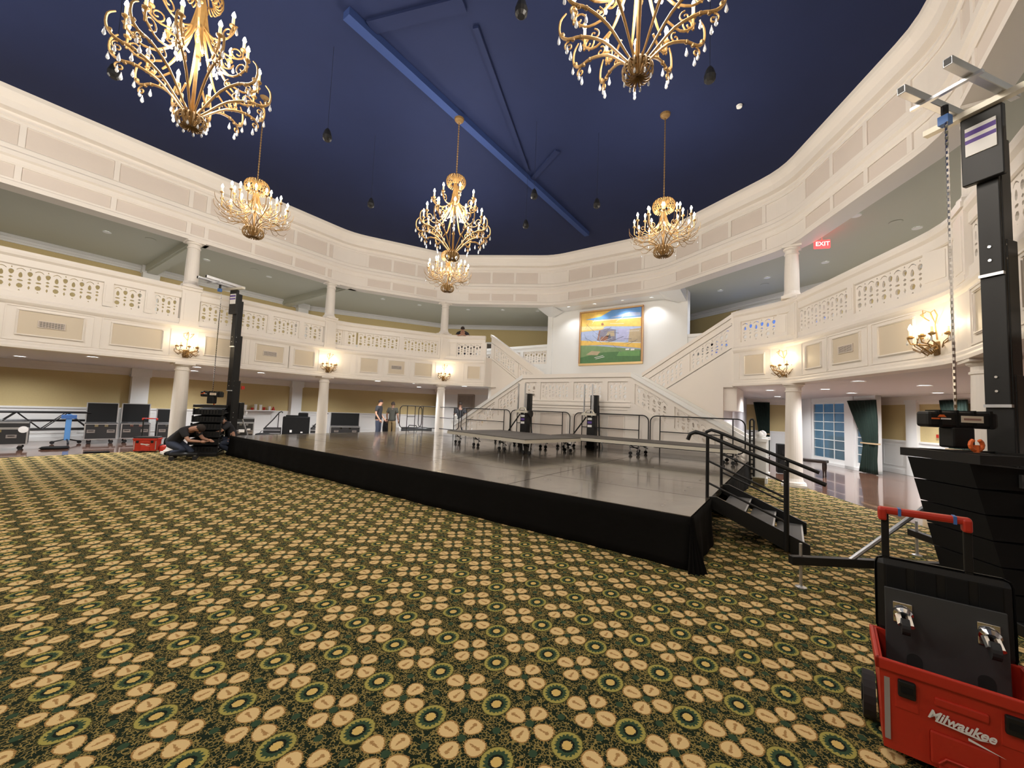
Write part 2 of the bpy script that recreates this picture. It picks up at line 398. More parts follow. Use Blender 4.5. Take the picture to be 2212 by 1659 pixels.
# local x along the edge, local +y = left of travel = into the room; so plates use negative offset meshes flipped
def eplate(w_, h, mt_, frame=None, fw_=.03, ft=.03, t=.012):
    k = ('ep', round(w_, 3), round(h, 3), mt_.name, frame.name if frame else '', fw_, ft, t)
    if k not in PC:
        m_ = MB(); m_.box(-w_ / 2, w_ / 2, -.01, t, -h / 2, h / 2, mt_)
        if frame:
            for (a, b, c, d) in ((-w_ / 2 - fw_, w_ / 2 + fw_, h / 2, h / 2 + fw_), (-w_ / 2 - fw_, w_ / 2 + fw_, -h / 2 - fw_, -h / 2), (-w_ / 2 - fw_, -w_ / 2, -h / 2, h / 2), (w_ / 2, w_ / 2 + fw_, -h / 2, h / 2)):
                m_.box(a, b, -.01, ft, c, d, frame)
                e = fw_ * .35
                m_.box(a + e, b - e, ft, ft + .014, c + e, d - e, frame)
        PC[k] = m_.mesh('panel')
    return PC[k]
def segs(A, B, cuts):
    return [(a, b) for a, b in zip(cuts[:-1], cuts[1:])]
edges = [(OCT[i], OCT[(i + 1) % 12]) for i in range(12)]
colsL = [-13.5, -9.0, -4.8, -.5, 3.7, 7.9]
for i, (A, B) in enumerate(edges):
    fr = edge_frame(A, B); L_ = fr[3]
    if i == 6:    # left wall, travel towards -y: s = 8.5 - y
        cuts = [.65, 8.5 - 7.6, 8.5 - 6.42, 8.5 - 5.16, 8.5 - 3.92, 8.5 - 3.5, 8.5 - 1.97, 8.5 - .45, 8.5 + 1.1, 8.5 + 2.6, 8.5 + 3.0]
    elif i == 0:
        cuts = [.65, 2.1, 3.6, 5.1, 5.5, 7.0, 8.5, 10, 11.4, 11.85]
    else:
        n_ = 3; cuts = [.65 + (L_ - 1.3) * k / n_ for k in range(n_ + 1)]
    for (a, b) in zip(cuts[:-1], cuts[1:]):
        w_ = b - a - .11
        for (z, h) in ((6.425, .29), (7.275, .46)):
            on_edge(fr, (a + b) / 2, z, .02, 'panel', eplate(w_, h, BEIGE, t=.004), ENT)
    for c_ in cuts:
        for (z, h) in ((6.425, .31), (7.275, .49)): on_edge(fr, c_, z, .025, 'stile', stile(h), ENT)

# ------------------------------------------------------------------ lattice panels (pierced fretwork)
def drop(cx, cz, w_, h, up=1, n=9):     # pear / heart shaped hole
    o = []
    for k in range(n):
        t = 2 * pi * k / n; r = 1 - .35 * (1 + sin(t) * up) / 2
        o.append((cx + w_ / 2 * cos(t) * r, cz + h / 2 * sin(t)))
    return o
def dia(cx, cz, w_, h): return [(cx, cz - h / 2), (cx + w_ / 2, cz), (cx, cz + h / 2), (cx - w_ / 2, cz)]
def oval(cx, cz, w_, h, n=7): return [(cx + w_ / 2 * cos(2 * pi * k / n + .4), cz + h / 2 * sin(2 * pi * k / n + .4)) for k in range(n)]
LC = {}
def lattice(L_, h=.58, shear=0.0, n=None):
    n = n or max(1, round((L_ - .06) / .29)); k = (round(L_, 3), round(h, 3), round(shear, 4), n)
    if k in LC: return LC[k]
    p = (L_ - .06) / n; holes = []
    for i in range(n):
        x0 = .03 + i * p
        holes += [drop(x0 + p * .27, h * .74, p * .36, h * .20, -1), dia(x0 + p * .27, h * .535, p * .24, h * .09), oval(x0 + p * .27, h * .40, p * .20, h * .09), dia(x0 + p * .27, h * .21, p * .14, h * .16),
                  drop(x0 + p * .77, h * .66, p * .28, h * .22, 1), oval(x0 + p * .77, h * .45, p * .34, h * .07), oval(x0 + p * .77, h * .25, p * .36, h * .19)]
        arc = [(x0 + p * (.52 + .48 * q), h * (.86 + .07 * sin(pi * q))) for q in (0, .25, .5, .75, 1)]
        holes.append(arc + [(x - .0, z - .018) for x, z in arc[::-1]])
        holes.append([(x0 + p * .22, h * .90), (x0 + p * .32, h * .90), (x0 + p * .27, h * .965)])
        holes.append([(x0 + p * .70, h * .055), (x0 + p * .84, h * .055), (x0 + p * .77, h * .10)])
    bm = bmesh.new(); E_ = []
    for lp in [[(0, 0), (L_, 0), (L_, h), (0, h)]] + holes:
        vs = [bm.verts.new((x, 0, z)) for x, z in lp]
        for a in range(len(vs)): E_.append(bm.edges.new((vs[a], vs[(a + 1) % len(vs)])))
    bmesh.ops.triangle_fill(bm, use_beauty=True, use_dissolve=False, edges=E_)
    # drop triangles that filled a hole
    def inside(pt, lp):
        c_ = False; x, z = pt
        for a in range(len(lp)):
            (x1, z1), (x2, z2) = lp[a], lp[a - 1]
            if (z1 > z) != (z2 > z) and x < (x2 - x1) * (z - z1) / (z2 - z1) + x1: c_ = not c_
        return c_
    bad = []
    for f in bm.faces:
        c_ = f.calc_center_median()
        if any(inside((c_.x, c_.z), lp) for lp in holes): bad.append(f)
    if bad: bmesh.ops.delete(bm, geom=bad, context='FACES_ONLY')
    r = bmesh.ops.extrude_face_region(bm, geom=bm.faces[:])
    for q in r['geom']:
        if isinstance(q, bmesh.types.BMVert): q.co.y += .035
    for q in bm.verts: q.co.z += q.co.x * shear
    bmesh.ops.recalc_face_normals(bm, faces=bm.faces[:])
    me = bpy.data.meshes.new('lattice_panel'); bm.to_mesh(me); bm.free(); me.materials.append(PAINT); LC[k] = me; return me

# ------------------------------------------------------------------ balcony
def balcony(name, path, bays, label):
    """path: list of xy (travel keeps the hall on the left); bays: list of dicts per edge"""
    root = thing(name, label, 'balcony')
    pth = fillet(path, closed=False, t=.55)
    b1 = MB()
    sweep(b1, pth, [(.30, 2.55), (-.05, 2.55), (-.05, 2.60), (-.02, 2.64), (-.02, 2.68), (0, 2.71), (0, 3.50), (-.03, 3.54), (-.05, 3.58), (-.05, 3.64), (-.01, 3.68), (-.01, 3.80), (.14, 3.80), (.14, 3.62), (.30, 3.62)], PAINT, closed=False)
    b1.build('fascia', root)
    b2 = MB()
    sweep(b2, pth, [(.02, 4.38), (.0, 4.40), (.0, 4.55), (-.04, 4.60), (-.05, 4.66), (-.04, 4.72), (.16, 4.72), (.16, 4.62), (.13, 4.58), (.13, 4.38)], PAINT, closed=False)
    b2.build('handrail', root)
    return root
def post(parent, fr, s, w_=.17, z0=3.785, z1=4.42, t=.13):
    k = ('post', round(w_, 3), z1 - z0, t)
    if k not in PC:
        m_ = MB(); m_.box(-w_ / 2, w_ / 2, -t, .01, z0 - z0, z1 - z0, PAINT); m_.box(-w_ / 2 + .035, w_ / 2 - .035, .01, .018, .12, z1 - z0 - .08, PAINT); PC[k] = m_.mesh('post')
    on_edge(fr, s, z0, 0, 'post', PC[k], parent)
def pedestal(parent, fr, s, w_=.42):
    k = ('ped', w_)
    if k not in PC:
        m_ = MB(); m_.box(-w_ / 2, w_ / 2, -.36, .045, 0, 1.02, PAINT); m_.box(-w_ / 2 - .03, w_ / 2 + .03, -.38, .075, 1.02, 1.10, PAINT); m_.box(-w_ / 2 - .02, w_ / 2 + .02, -.37, .06, 0, .07, PAINT)
        m_.box(-w_ / 2 + .07, w_ / 2 - .07, .045, .053, .15, .92, PAINT); PC[k] = m_.mesh('pedestal')
    on_edge(fr, s, 3.62, 0, 'pedestal', PC[k], parent)
def lat(parent, fr, s0, s1, z=3.80, h=.58, off=.07):
    A, d, n_, L_ = fr; p = A + d * s0 + n_ * off
    link('lattice_panel', lattice(round(s1 - s0, 2), h), parent, (p.x, p.y, z), atan2(d.y, d.x))
def fpanel(parent, fr, s0, s1, vent=False):
    w_ = s1 - s0
    # outer raised frame then the field
    k = ('of', round(w_, 2))
    if k not in PC:
        m_ = MB(); W = w_ / 2 + .16
        for (a, b, c, d) in ((-W, W, .365, .39), (-W, W, -.39, -.365), (-W, -W + .025, -.365, .365), (W - .025, W, -.365, .365)): m_.box(a, b, -.01, .014, c, d, PAINT)
        PC[k] = m_.mesh('panel_moulding')
    on_edge(fr, (s0 + s1) / 2, 3.11, 0, 'panel_moulding', PC[k], parent)
    o = on_edge(fr, (s0 + s1) / 2, 3.13, 0, 'panel', eplate(w_ - .08, .52, FIELD, PAINT if True else None, .035, .022, .008), parent)
    if vent:
        if 'vent' not in PC:
            m_ = MB(); m_.box(-.2, .2, .0, .012, -.075, .075, VENTM)
            for (a, b, c, d) in ((-.21, .21, .065, .08), (-.21, .21, -.08, -.065), (-.21, -.195, -.07, .07), (.195, .21, -.07, .07)): m_.box(a, b, 0, .02, c, d, BEIGE)
            for q in range(6): m_.box(-.195, .195, .012, .018, -.055 + q * .021, -.047 + q * .021, BEIGE)
            for q in range(9): m_.box(-.18 + q * .045, -.174 + q * .045, .012, .017, -.065, .065, BEIGE)
            PC['vent'] = m_.mesh('vent_grille')
        g = link('vent_grille', PC['vent'], o, (0, .008, .0), 0)
# right balcony: from behind the camera round to the stair head
E0 = edge_frame((2, -4), (2, 8.5)); E1 = edge_frame((2, 8.5), (0, 12.2)); E2 = edge_frame((0, 12.2), (-3.8, 14.4))
E4 = edge_frame((-8.2, 14.4), (-12, 12.2)); E5 = edge_frame((-12, 12.2), (-14, 8.5)); E6 = edge_frame((-14, 8.5), (-14, -4))
br = balcony('balcony', [(2, -4), (2, 8.5), (0, 12.2), (-1.33, 12.97)], None, 'cream balcony with pierced railing on the window side, above the green curtains')
for s in (3.0, 7.5, 12.0): pedestal(br, E0, s)
for (a, b) in ((.2, 1.4), (1.58, 2.78), (3.25, 5.2), (5.38, 7.25), (7.75, 9.5), (9.7, 11.78)): lat(br, E0, a, b)
for s in (1.49, 5.29, 9.6): post(br, E0, s)
for (a, b, v_) in ((.3, 2.6, 0), (3.4, 4.3, 0), (4.8, 5.9, 1), (6.3, 7.1, 0), (7.9, 8.8, 0), (9.2, 10.3, 1), (10.7, 11.65, 0)): fpanel(br, E0, a, b, v_)
for (a, b) in ((.45, 1.98), (2.15, 3.85)): lat(br, E1, a, b)
post(br, E1, 2.065)
pedestal(br, E1, 4.205 - .18)
for (a, b, v_) in ((.62, 1.40, 0), (1.80, 2.62, 1), (2.95, 3.55, 0)): fpanel(br, E1, a, b, v_)
lat(br, E2, .30, 1.32); post(br, E2, 1.42, .2); post(br, E2, .18, .26); post(br, E1, .25, .42); post(br, E0, 12.30, .20); fpanel(br, E2, .62, 1.22)
m_ = MB(); m_.box(-1.38, -1.32, 12.98, 13.42, 2.56, 3.8, PAINT); m_.box(-1.40, -1.30, 12.98, 13.42, 4.4, 4.72, PAINT); m_.box(-1.38, -1.32, 12.98, 13.42, 3.8, 4.4, PAINT); m_.build('end_return', br)
# left balcony
bl = balcony('balcony', [(-10.67, 12.97), (-12, 12.2), (-14, 8.5), (-14, -4)], None, 'cream balcony with pierced railing on the flight case side, above the road cases')
lat(bl, E4, 2.98, 4.1); post(bl, E4, 2.9, .2); post(bl, E4, 4.26, .34); lat(bl, E5, 3.79, 4.12); lat(bl, E6, .08, .38); fpanel(bl, E4, 3.0, 3.6)
m_ = MB(); m_.box(-10.68, -10.62, 12.98, 13.42, 2.56, 3.8, PAINT); m_.build('end_return', bl)
pedestal(bl, E5, .22); post(bl, E5, .47, .12); post(bl, E5, 4.16, .12); post(bl, E6, .04, .12)
for (a, b) in ((.52, 1.98), (2.14, 3.72)): lat(bl, E5, a, b)
post(bl, E5, 2.06)
for (a, b, v_) in ((.72, 1.50, 0), (1.85, 2.55, 1), (2.90, 3.60, 0)): fpanel(bl, E5, a, b, v_)
def Y(y): return 8.5 - y
for yc in (7.9, 3.7, -1.3): pedestal(bl, E6, Y(yc))
for (y0, y1) in ((3.95, 5.75), (5.92, 6.78), (6.93, 7.65), (.30, 1.96), (2.13, 2.74), (2.91, 3.46), (-1.05, .12), (-3.7, -1.55)): lat(bl, E6, Y(y1), Y(y0))
for y in (5.835, 6.855, 2.045, 2.825, .21): post(bl, E6, Y(y))
for (y0, y1, v_) in ((4.1, 5.05, 0), (5.45, 6.35, 1), (6.65, 7.4, 0), (2.15, 3.2, 0), (.66, 1.72, 1), (-.85, .2, 0), (-3.4, -1.9, 0)): fpanel(bl, E6, Y(y1), Y(y0), v_)

# balcony slabs (lower ceilings) and upper ceilings
def off_oct(d):
    out = []
    n = len(OCT)
    for i in range(n):
        a, b, c = V((*OCT[i - 1], 0)), V((*OCT[i], 0)), V((*OCT[(i + 1) % n], 0)); d1 = (b - a).normalized(); d2 = (c - b).normalized()
        n1 = V((d1.y, -d1.x, 0)); n2 = V((d2.y, -d2.x, 0)); q = (n1 + n2).normalized(); out.append(b + q * d / q.dot(n1))
    return [(p.x, p.y) for p in out]
IN = off_oct(.12); OUT = off_oct(5.6)
rs = [IN[0], IN[1], IN[2], (-1.35, 13.0), (-1.35, 13.58), (-1.65, 13.6), (-1.65, 21.6), (.3, 21.6), (2.9, 19.4), OUT[1], OUT[0]]
def slab(poly, z0, z1, mt_, name='ceiling'):
    from mathutils.geometry import tessellate_polygon
    mb = MB(); n = len(poly); tri = tessellate_polygon([[V((*p, 0)) for p in poly]])
    mb.add([(*p, z0) for p in poly] + [(*p, z1) for p in poly], [tuple(t) for t in tri] + [tuple(i + n for i in t) for t in tri] + [(i, (i + 1) % n, n + (i + 1) % n, n + i) for i in range(n)], mt_)
    return struct(mb, name)
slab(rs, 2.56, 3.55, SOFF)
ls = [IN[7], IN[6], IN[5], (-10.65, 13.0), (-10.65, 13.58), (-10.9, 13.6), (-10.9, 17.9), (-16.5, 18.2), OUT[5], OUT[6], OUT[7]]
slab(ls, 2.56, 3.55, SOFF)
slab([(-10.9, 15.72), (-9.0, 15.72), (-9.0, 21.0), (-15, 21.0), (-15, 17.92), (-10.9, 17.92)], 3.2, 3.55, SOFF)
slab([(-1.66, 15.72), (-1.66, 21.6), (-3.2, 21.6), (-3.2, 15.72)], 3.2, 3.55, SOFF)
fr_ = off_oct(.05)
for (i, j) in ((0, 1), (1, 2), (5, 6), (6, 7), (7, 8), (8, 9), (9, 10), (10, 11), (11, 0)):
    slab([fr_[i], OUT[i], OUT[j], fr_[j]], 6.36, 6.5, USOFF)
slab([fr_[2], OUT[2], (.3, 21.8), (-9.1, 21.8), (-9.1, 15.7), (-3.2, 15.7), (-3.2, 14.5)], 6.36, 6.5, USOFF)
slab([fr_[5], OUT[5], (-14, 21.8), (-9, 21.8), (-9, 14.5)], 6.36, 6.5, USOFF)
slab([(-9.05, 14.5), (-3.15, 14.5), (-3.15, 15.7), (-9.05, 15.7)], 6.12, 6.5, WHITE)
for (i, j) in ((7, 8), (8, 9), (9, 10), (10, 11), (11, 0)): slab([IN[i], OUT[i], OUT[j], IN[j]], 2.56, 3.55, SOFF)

# ------------------------------------------------------------------ outer walls
def wall(name, A, B, z0, z1, base=YEL, wains=True, crown=True, inner=1):
    """A->B with the hall on the left; wall body plus wainscot, rails, crown as parts"""
    A_, d, n_, L_ = edge_frame(A, B); T = Matrix.Translation((A_.x, A_.y, 0)) @ rotz(atan2(d.y, d.x))
    mb = MB(); mb.T = T; mb.box(-.02, L_ + .02, -.2, 0, z0, z1, base); o = struct(mb, name)
    if wains:
        w_ = MB(); w_.T = T; w_.box(0, L_, 0, .02, z0, z0 + 1.06, WHITE); n2 = max(1, round(L_ / 1.3))
        for k in range(n2):
            a = L_ * k / n2 + .12; b = L_ * (k + 1) / n2 - .12
            for (p, q, r, s_) in ((a, b, .94, .965), (a, b, .25, .275), (a, a + .025, .275, .94), (b - .025, b, .275, .94)): w_.box(p, q, .02, .034, z0 + r, z0 + s_, WHITE)
        w_.build('wainscot', o)
        c_ = MB(); c_.T = T; c_.box(0, L_, 0, .055, z0 + 1.06, z0 + 1.12, WHITE); c_.build('chair_rail', o)
        c_ = MB(); c_.T = T; c_.box(0, L_, 0, .045, z0, z0 + .15, WHITE); c_.build('baseboard', o)
    if crown:
        c_ = MB(); c_.T = T
        for (t, a, b) in ((.05, z1 - .26, z1 - .2), (.09, z1 - .2, z1 - .12), (.16, z1 - .12, z1)): c_.box(0, L_, 0, t, a, b, PAINT if z1 < 3 else WHITE)
        c_.build('crown_moulding', o)
    return o
WL = [(OUT[0], OUT[1]), ]
n_wall = 0
# travel CCW: right side going +y
wall('wall_right', (7.6, -5.2), (7.6, 9.9), 0, 2.56)
wall('wall_right', (7.6, 9.9), (2.65, 19.08), 0, 2.56); wall('wall_right', (7.0, 8.6), (3.34, 15.46), 3.55, 6.4); wall('wall_right', (7.0, -5.2), (7.0, 8.6), 3.55, 6.4)
wall('wall_right', (2.65, 19.08), (2.43, 17.5), 0, 2.56, base=WHITE, wains=False, crown=False)
wall('wall_left', OUT[6], (-19.6, -5.2), 0, 2.56); wall('wall_left', OUT[6], (-19.6, -5.2), 3.55, 6.4)
wall('wall_left', (-15.9, 16.9), OUT[6], 0, 2.56); wall('wall_left', OUT[5], OUT[6], 3.55, 6.4)
wall('wall_back', (-10.9, 15.6), (-16.2, 15.6), 0, 2.56, base=WHITE, wains=False)
wall('wall_back', (-9.0, 20.2), OUT[4], 3.55, 6.4); wall('wall_back', OUT[4], OUT[5], 3.55, 6.4)
wall('wall_back', (.2, 21.4), (-1.65, 21.4), 0, 2.56); wall('wall_back', (3.34, 15.46), (-4.0, 19.7), 3.55, 6.36); wall('wall_back', (-4.0, 19.7), (-9.2, 20.2), 3.55, 6.36)
wall('wall_back', (-1.65, 21.5), (-1.65, 13.62), 0, 2.60, base=LAV, wains=False, crown=False)
wall('wall_back', (-10.9, 13.62), (-10.9, 15.6), 0, 2.60, base=WHITE, wains=False, crown=False)
for (A, B) in ((OUT[7], OUT[8]), (OUT[8], OUT[9]), (OUT[9], OUT[10]), (OUT[10], OUT[11]), (OUT[11], OUT[0])):
    wall('wall_front', A, B, 0, 2.56); wall('wall_front', A, B, 3.55, 6.4)
# painting wall and stair hall
mb = MB(); mb.box(-9.0, -3.2, 15.6, 15.85, 1.2, 6.36, WHITE); mb.box(-9.1, -8.86, 15.52, 15.95, 1.2, 6.36, WHITE); mb.box(-3.34, -3.1, 15.52, 15.95, 1.2, 6.36, WHITE)
struct(mb, 'wall_back')
mb = MB(); mb.box(-10.9, -9.1, 15.62, 15.8, 1.2, 3.66, WHITE); mb.box(-3.1, -1.68, 15.62, 15.8, 1.2, 3.66, WHITE); struct(mb, 'wall_back')
mb = MB()   # chamfered header brackets over the painting wall
for (x0, x1, x2) in ((-9.05, -8.75, -8.3), (-3.15, -3.45, -3.9)):
    mb.add([(x0, 14.5, 6.1), (x0, 15.55, 6.1), (x0, 15.55, 5.92), (x1, 15.55, 5.92), (x2, 14.5, 6.1), (x2, 15.55, 6.1)], [(0, 1, 2), (3, 5, 4), (0, 2, 3, 4), (0, 4, 5, 1), (1, 5, 3, 2)], WHITE)
struct(mb, 'trim_4')
# landing-level rear balustrades
for nm, x0, x1, lb in (('balustrade', -13.4, -9.1, 'white pierced balustrade behind the stair on the flight case side'), ('balustrade', -3.1, -.2, 'white pierced balustrade behind the stair on the window side')):
    t = thing(nm, lb, 'balustrade'); m_ = MB(); m_.box(x0, x1, 15.60, 15.76, 3.55, 3.78, WHITE); m_.build('kerb', t)
    m_ = MB(); m_.box(x0, x1, 15.60, 15.76, 4.40, 4.56, WHITE); m_.box(x0, x1, 15.56, 15.80, 4.56, 4.68, WHITE); m_.build('handrail', t)
    n_ = max(1, round((x1 - x0) / 1.6)); st = (x1 - x0) / n_
    for k in range(n_):
        link('lattice_panel', lattice(round(st - .16, 2), .62), t, (x0 + k * st + .08, 15.66, 3.78))
        m_ = MB(); m_.box(x0 + k * st - .08, x0 + k * st + .08, 15.59, 15.77, 3.78, 4.40, WHITE); m_.build('post', t)

# pilasters on the long walls, and beams
for (x, y, z0, z1) in ((-19.5, 3.9, 0, 2.56), (-19.5, 9.5, 0, 2.56), (-19.5, 3.9, 3.55, 6.4), (-19.5, 9.5, 3.55, 6.4), (-19.5, -1.5, 0, 2.56), (-19.5, -1.5, 3.55, 6.4)):
    mb = MB(); mb.box(x - .1, x + .16, y - .24, y + .24, z0, z1, WHITE); mb.box(x - .1, x + .2, y - .28, y + .28, z1 - .3, z1, WHITE); mb.box(x - .1, x + .2, y - .28, y + .28, z0, z0 + .14, WHITE); struct(mb, 'trim_5')
for yy in (3.9, 8.8, -1.5):
    mb = MB(); mb.box(-19.6, -14.1, yy - .2, yy + .2, 6.16, 6.36, USOFF); mb.box(-19.6, -14.1, yy - .15, yy + .15, 6.10, 6.16, USOFF); struct(mb, 'trim_6')
mb = MB(); T = Matrix.Translation((3.28, 17.91, 0)) @ rotz(atan2(8.32, -4.48)); mb.T = T; mb.box(-.20, .20, 0, .10, 0, 2.56, WHITE); mb.box(-.22, .22, 0, .12, 2.3, 2.56, WHITE); struct(mb, 'trim_7')

# ------------------------------------------------------------------ columns
def column_mesh(r, h):
    m_ = MB(); m_.box(-r * 1.4, r * 1.4, -r * 1.4, r * 1.4, 0, .06, PAINT)
    pr = [(r * 1.35, .06), (r * 1.35, .10), (r * 1.12, .13), (r * 1.05, .17), (r, .2)]
    for k in range(7): q = k / 6; pr.append((r * (1 - .13 * q * q), .2 + (h - .42) * q))
    rt = r * .87; pr += [(rt * 1.12, h - .21), (rt * 1.12, h - .18), (rt, h - .17), (rt, h - .11), (rt * 1.25, h - .08), (rt * 1.3, h - .05)]
    m_.lathe(pr, PAINT, 24); m_.box(-r * 1.25, r * 1.25, -r * 1.25, r * 1.25, h - .05, h, PAINT); return m_.mesh('column', False)
CL = column_mesh(.185, 2.56); CU = column_mesh(.165, 1.38)
def nudge(x, y, fr, k): n_ = fr[2]; return (x + n_.x * k, y + n_.y * k)
cols = [(2.05, 8.0, E0, 'beside the black speaker tower'), (-.05, 12.15, E1, 'beside the french windows, next to the stage steps'), (-14, 3.7, E6, 'behind the crouching worker'),
        (-14, 7.9, E6, 'behind the open flight case near the portable steps'), (-12.1, 11.95, E5, 'next to the left flight of the grand stair'), (2, 3.5, E0, 'nearest the camera on the window side'), (2, -1, E0, 'behind the camera on the window side'),
        (-14, -1.3, E6, 'beyond the left end of the road cases')]
for (x, y, fr, wh) in cols:
    x1, y1 = nudge(x, y, fr, .14); link('column', CL, None, (x1, y1, 0), 0, 'round cream column under the balcony, ' + wh, 'column', 'columns carrying the balcony')
    x1, y1 = nudge(x, y, fr, .12); link('column', CU, None, (x1, y1, 4.72), 0, 'round upper column above the one ' + wh, 'column', 'columns standing on the balcony rail')

# ------------------------------------------------------------------ grand staircase
st = thing('grand_staircase', 'cream double staircase with pierced balustrades and brass handrail below the painting', 'staircase')
ZL, XL, XR, YN, YF = 1.85, -8.0, -4.0, 12.0, 13.4
m_ = MB(); m_.box(XL, XR, YN + .1, 15.6, ZL - .3, ZL, PAINT); m_.build('landing', st)
m_ = MB(); m_.box(XL, XR, YN, YN + .12, 0, ZL + .16, PAINT); m_.box(XL, XR, YN - .035, YN + .0, ZL - .02, ZL + .05, PAINT); m_.box(XL, XR, YN - .02, YN, ZL + .12, ZL + .16, PAINT)
m_.build('landing_wall', st)
for (a, b) in ((-7.85, -7.45), (-7.2, -6.15), (-5.95, -4.95), (-4.7, -4.2)):
    m2 = MB(); m2.box(a, b, YN - .012, YN, .15, 1.55, BEIGE)
    for (p, q, r, s_) in ((a - .03, b + .03, 1.55, 1.58), (a - .03, a, .15, 1.55), (b, b + .03, .15, 1.55), (a - .1, b + .1, 1.74, 1.755)): m2.box(p, q, YN - .022, YN, r, s_, PAINT)
    m2.build('wall_panel', st)
m_ = MB(); m_.box(XL, XR, YN, YN + .12, ZL + .78, ZL + .92, PAINT); m_.box(XL, XR, YN - .05, YN + .17, ZL + .92, ZL + 1.06, PAINT); m_.build('handrail', st)
px = [-8.0, -7.35, -6.05, -4.85, -4.0]
for (a, b) in ((-7.9, -7.42), (-7.25, -6.13), (-5.95, -4.93), (-4.75, -4.1)):
    link('lattice_panel', lattice(round(b - a, 2), .62), st, (a, YN + .04, ZL + .16))
for (a, b) in ((-8.0, -7.9), (-7.42, -7.25), (-6.13, -5.95), (-4.93, -4.75), (-4.1, -4.0)):
    m_ = MB(); m_.box(a, b, YN, YN + .12, ZL + .16, ZL + .78, PAINT); m_.build('post', st)
def beam_poly(pts, y0, y1, mt_, name, parent):
    m2 = MB(); n = len(pts); m2.add([(x, y0, z) for x, z in pts] + [(x, y1, z) for x, z in pts], [tuple(range(n)), tuple(range(n, 2 * n))[::-1]] + [(i, n + i, n + (i + 1) % n, (i + 1) % n) for i in range(n)], mt_); return m2.build(name, parent)
for sg in (1, -1):
    def X(x): return -6 + sg * (x + 6)       # mirror about the centre line
    # lower flight from the landing (x=-4) down to x=-.8
    for k in range(11):
        x0 = -4 + .29 * k; z1 = ZL - .168 * (k + 1) + .0
        a, b = sorted((X(x0), X(x0 + .31))); m2 = MB(); m2.box(a, b, YN + .12, 13.3, max(0, z1 - .168), z1 + .0, PAINT); m2.build('step', st)
    sl = -ZL / 3.2
    for (y0, y1, flare) in ((YN, YN + .12, 0), (13.3, 13.42, 0)):
        # stringer wall
        pts = [(-4, 0), (-.8, 0), (-.8, ZL + .16 + sl * 3.2), (-4, ZL + .16)]
        beam_poly([(X(x), z) for x, z in pts], y0, y1, PAINT, 'stringer_wall', st)
        a0 = ZL + .78; pts = [(-4, a0), (-.72, a0 + sl * 3.28), (-.72, a0 + .14 + sl * 3.28), (-4, a0 + .14)]
        beam_poly([(X(x), z) for x, z in pts], y0, y1, PAINT, 'handrail', st)
        pts = [(-4, a0 + .14), (-.65, a0 + .14 + sl * 3.35), (-.65, a0 + .28 + sl * 3.35), (-4, a0 + .28)]
        beam_poly([(X(x), z) for x, z in pts], y0 - .05, y1 + .05, WHITE, 'handrail_cap', st)
        if y0 > 13:
            p_ = [(-4.6, a0 + .10), (-4.0, a0 + .10), (-1.0, a0 + .10 + sl * 3.0), (-.72, a0 + .02 + sl * 3.1)]
            m2 = MB(); m2.tube([(X(x), y0 - .09, z) for x, z in p_], .026, BRASS, 8); 
            for q in (.15, .4, .65, .9): xx = -4 + 3.2 * q; m2.tube([(X(xx), y0 - .09, a0 + .1 + sl * 3.2 * q), (X(xx), y0, a0 + .02 + sl * 3.2 * q)], .012, BRASS, 6)
            m2.build('brass_handrail', st)
        cx_ = [-3.86, -2.78, -2.66, -1.72, -1.6, -.86]
        for (a, b) in ((-3.88, -2.9), (-2.72, -1.86), (-1.68, -.9)):
            L_ = round(b - a, 2); zz = ZL + .16 + sl * ((a if sg > 0 else b) + 4)
            link('lattice_panel', lattice(L_, .62, sl * sg), st, (X(a) if sg > 0 else X(b), y0 + .04, zz))
        for (a, b) in ((-4, -3.88), (-2.9, -2.72), (-1.86, -1.68), (-.9, -.72)):
            z0_ = ZL + .16
            beam_poly([(X(a), z0_ + sl * (a + 4)), (X(b), z0_ + sl * (b + 4)), (X(b), z0_ + .62 + sl * (b + 4)), (X(a), z0_ + .62 + sl * (a + 4))], y0, y1, PAINT, 'post', st)
        m2 = MB(); xa, xb = sorted((X(-.78), X(-.5))); m2.box(xa, xb, y0 - .02, y1 + .08, 0, 1.05, WHITE); m2.box(xa - .04, xb + .04, y0 - .05, y1 + .12, 1.05, 1.13, WHITE); m2.box(xa - .03, xb + .03, y0 - .04, y1 + .11, 0, .14, WHITE)
        m2.ball(((xa + xb) / 2, (y0 + y1) / 2, 1.21), .10, WHITE, 12); m2.build('newel_post', st)
    # upper flight: landing (x=-4) up to balcony (x=-1.33)
    s2 = 1.75 / 2.67
    for k in range(9):
        x0 = -4 + .27 * k; z1 = ZL + .175 * (k + 1); a, b = sorted((X(x0), X(-1.3))); m2 = MB(); m2.box(a, b, 13.55, 15.6, z1 - .175, z1, PAINT); m2.build('step', st)
    beam_poly([(X(x), z) for x, z in ((-4, 0), (-1.65, 0), (-1.65, 2.55), (-1.33, 2.55), (-1.33, 3.78), (-4, ZL + .16))], 13.42, 13.56, PAINT, 'spandrel_wall', st)
    b0 = ZL + .22
    beam_poly([(X(x), z) for x, z in ((-4.05, b0 - .05), (-1.3, b0 - .05 + s2 * 2.75), (-1.3, b0 + .03 + s2 * 2.75), (-4.05, b0 + .03))], 13.40, 13.56, PAINT, 'stringer', st)
    beam_poly([(X(x), z) for x, z in ((-4.05, b0 + .66), (-1.3, b0 + .66 + s2 * 2.75), (-1.3, b0 + .86 + s2 * 2.75), (-4.05, b0 + .86))], 13.42, 13.55, PAINT, 'handrail', st)
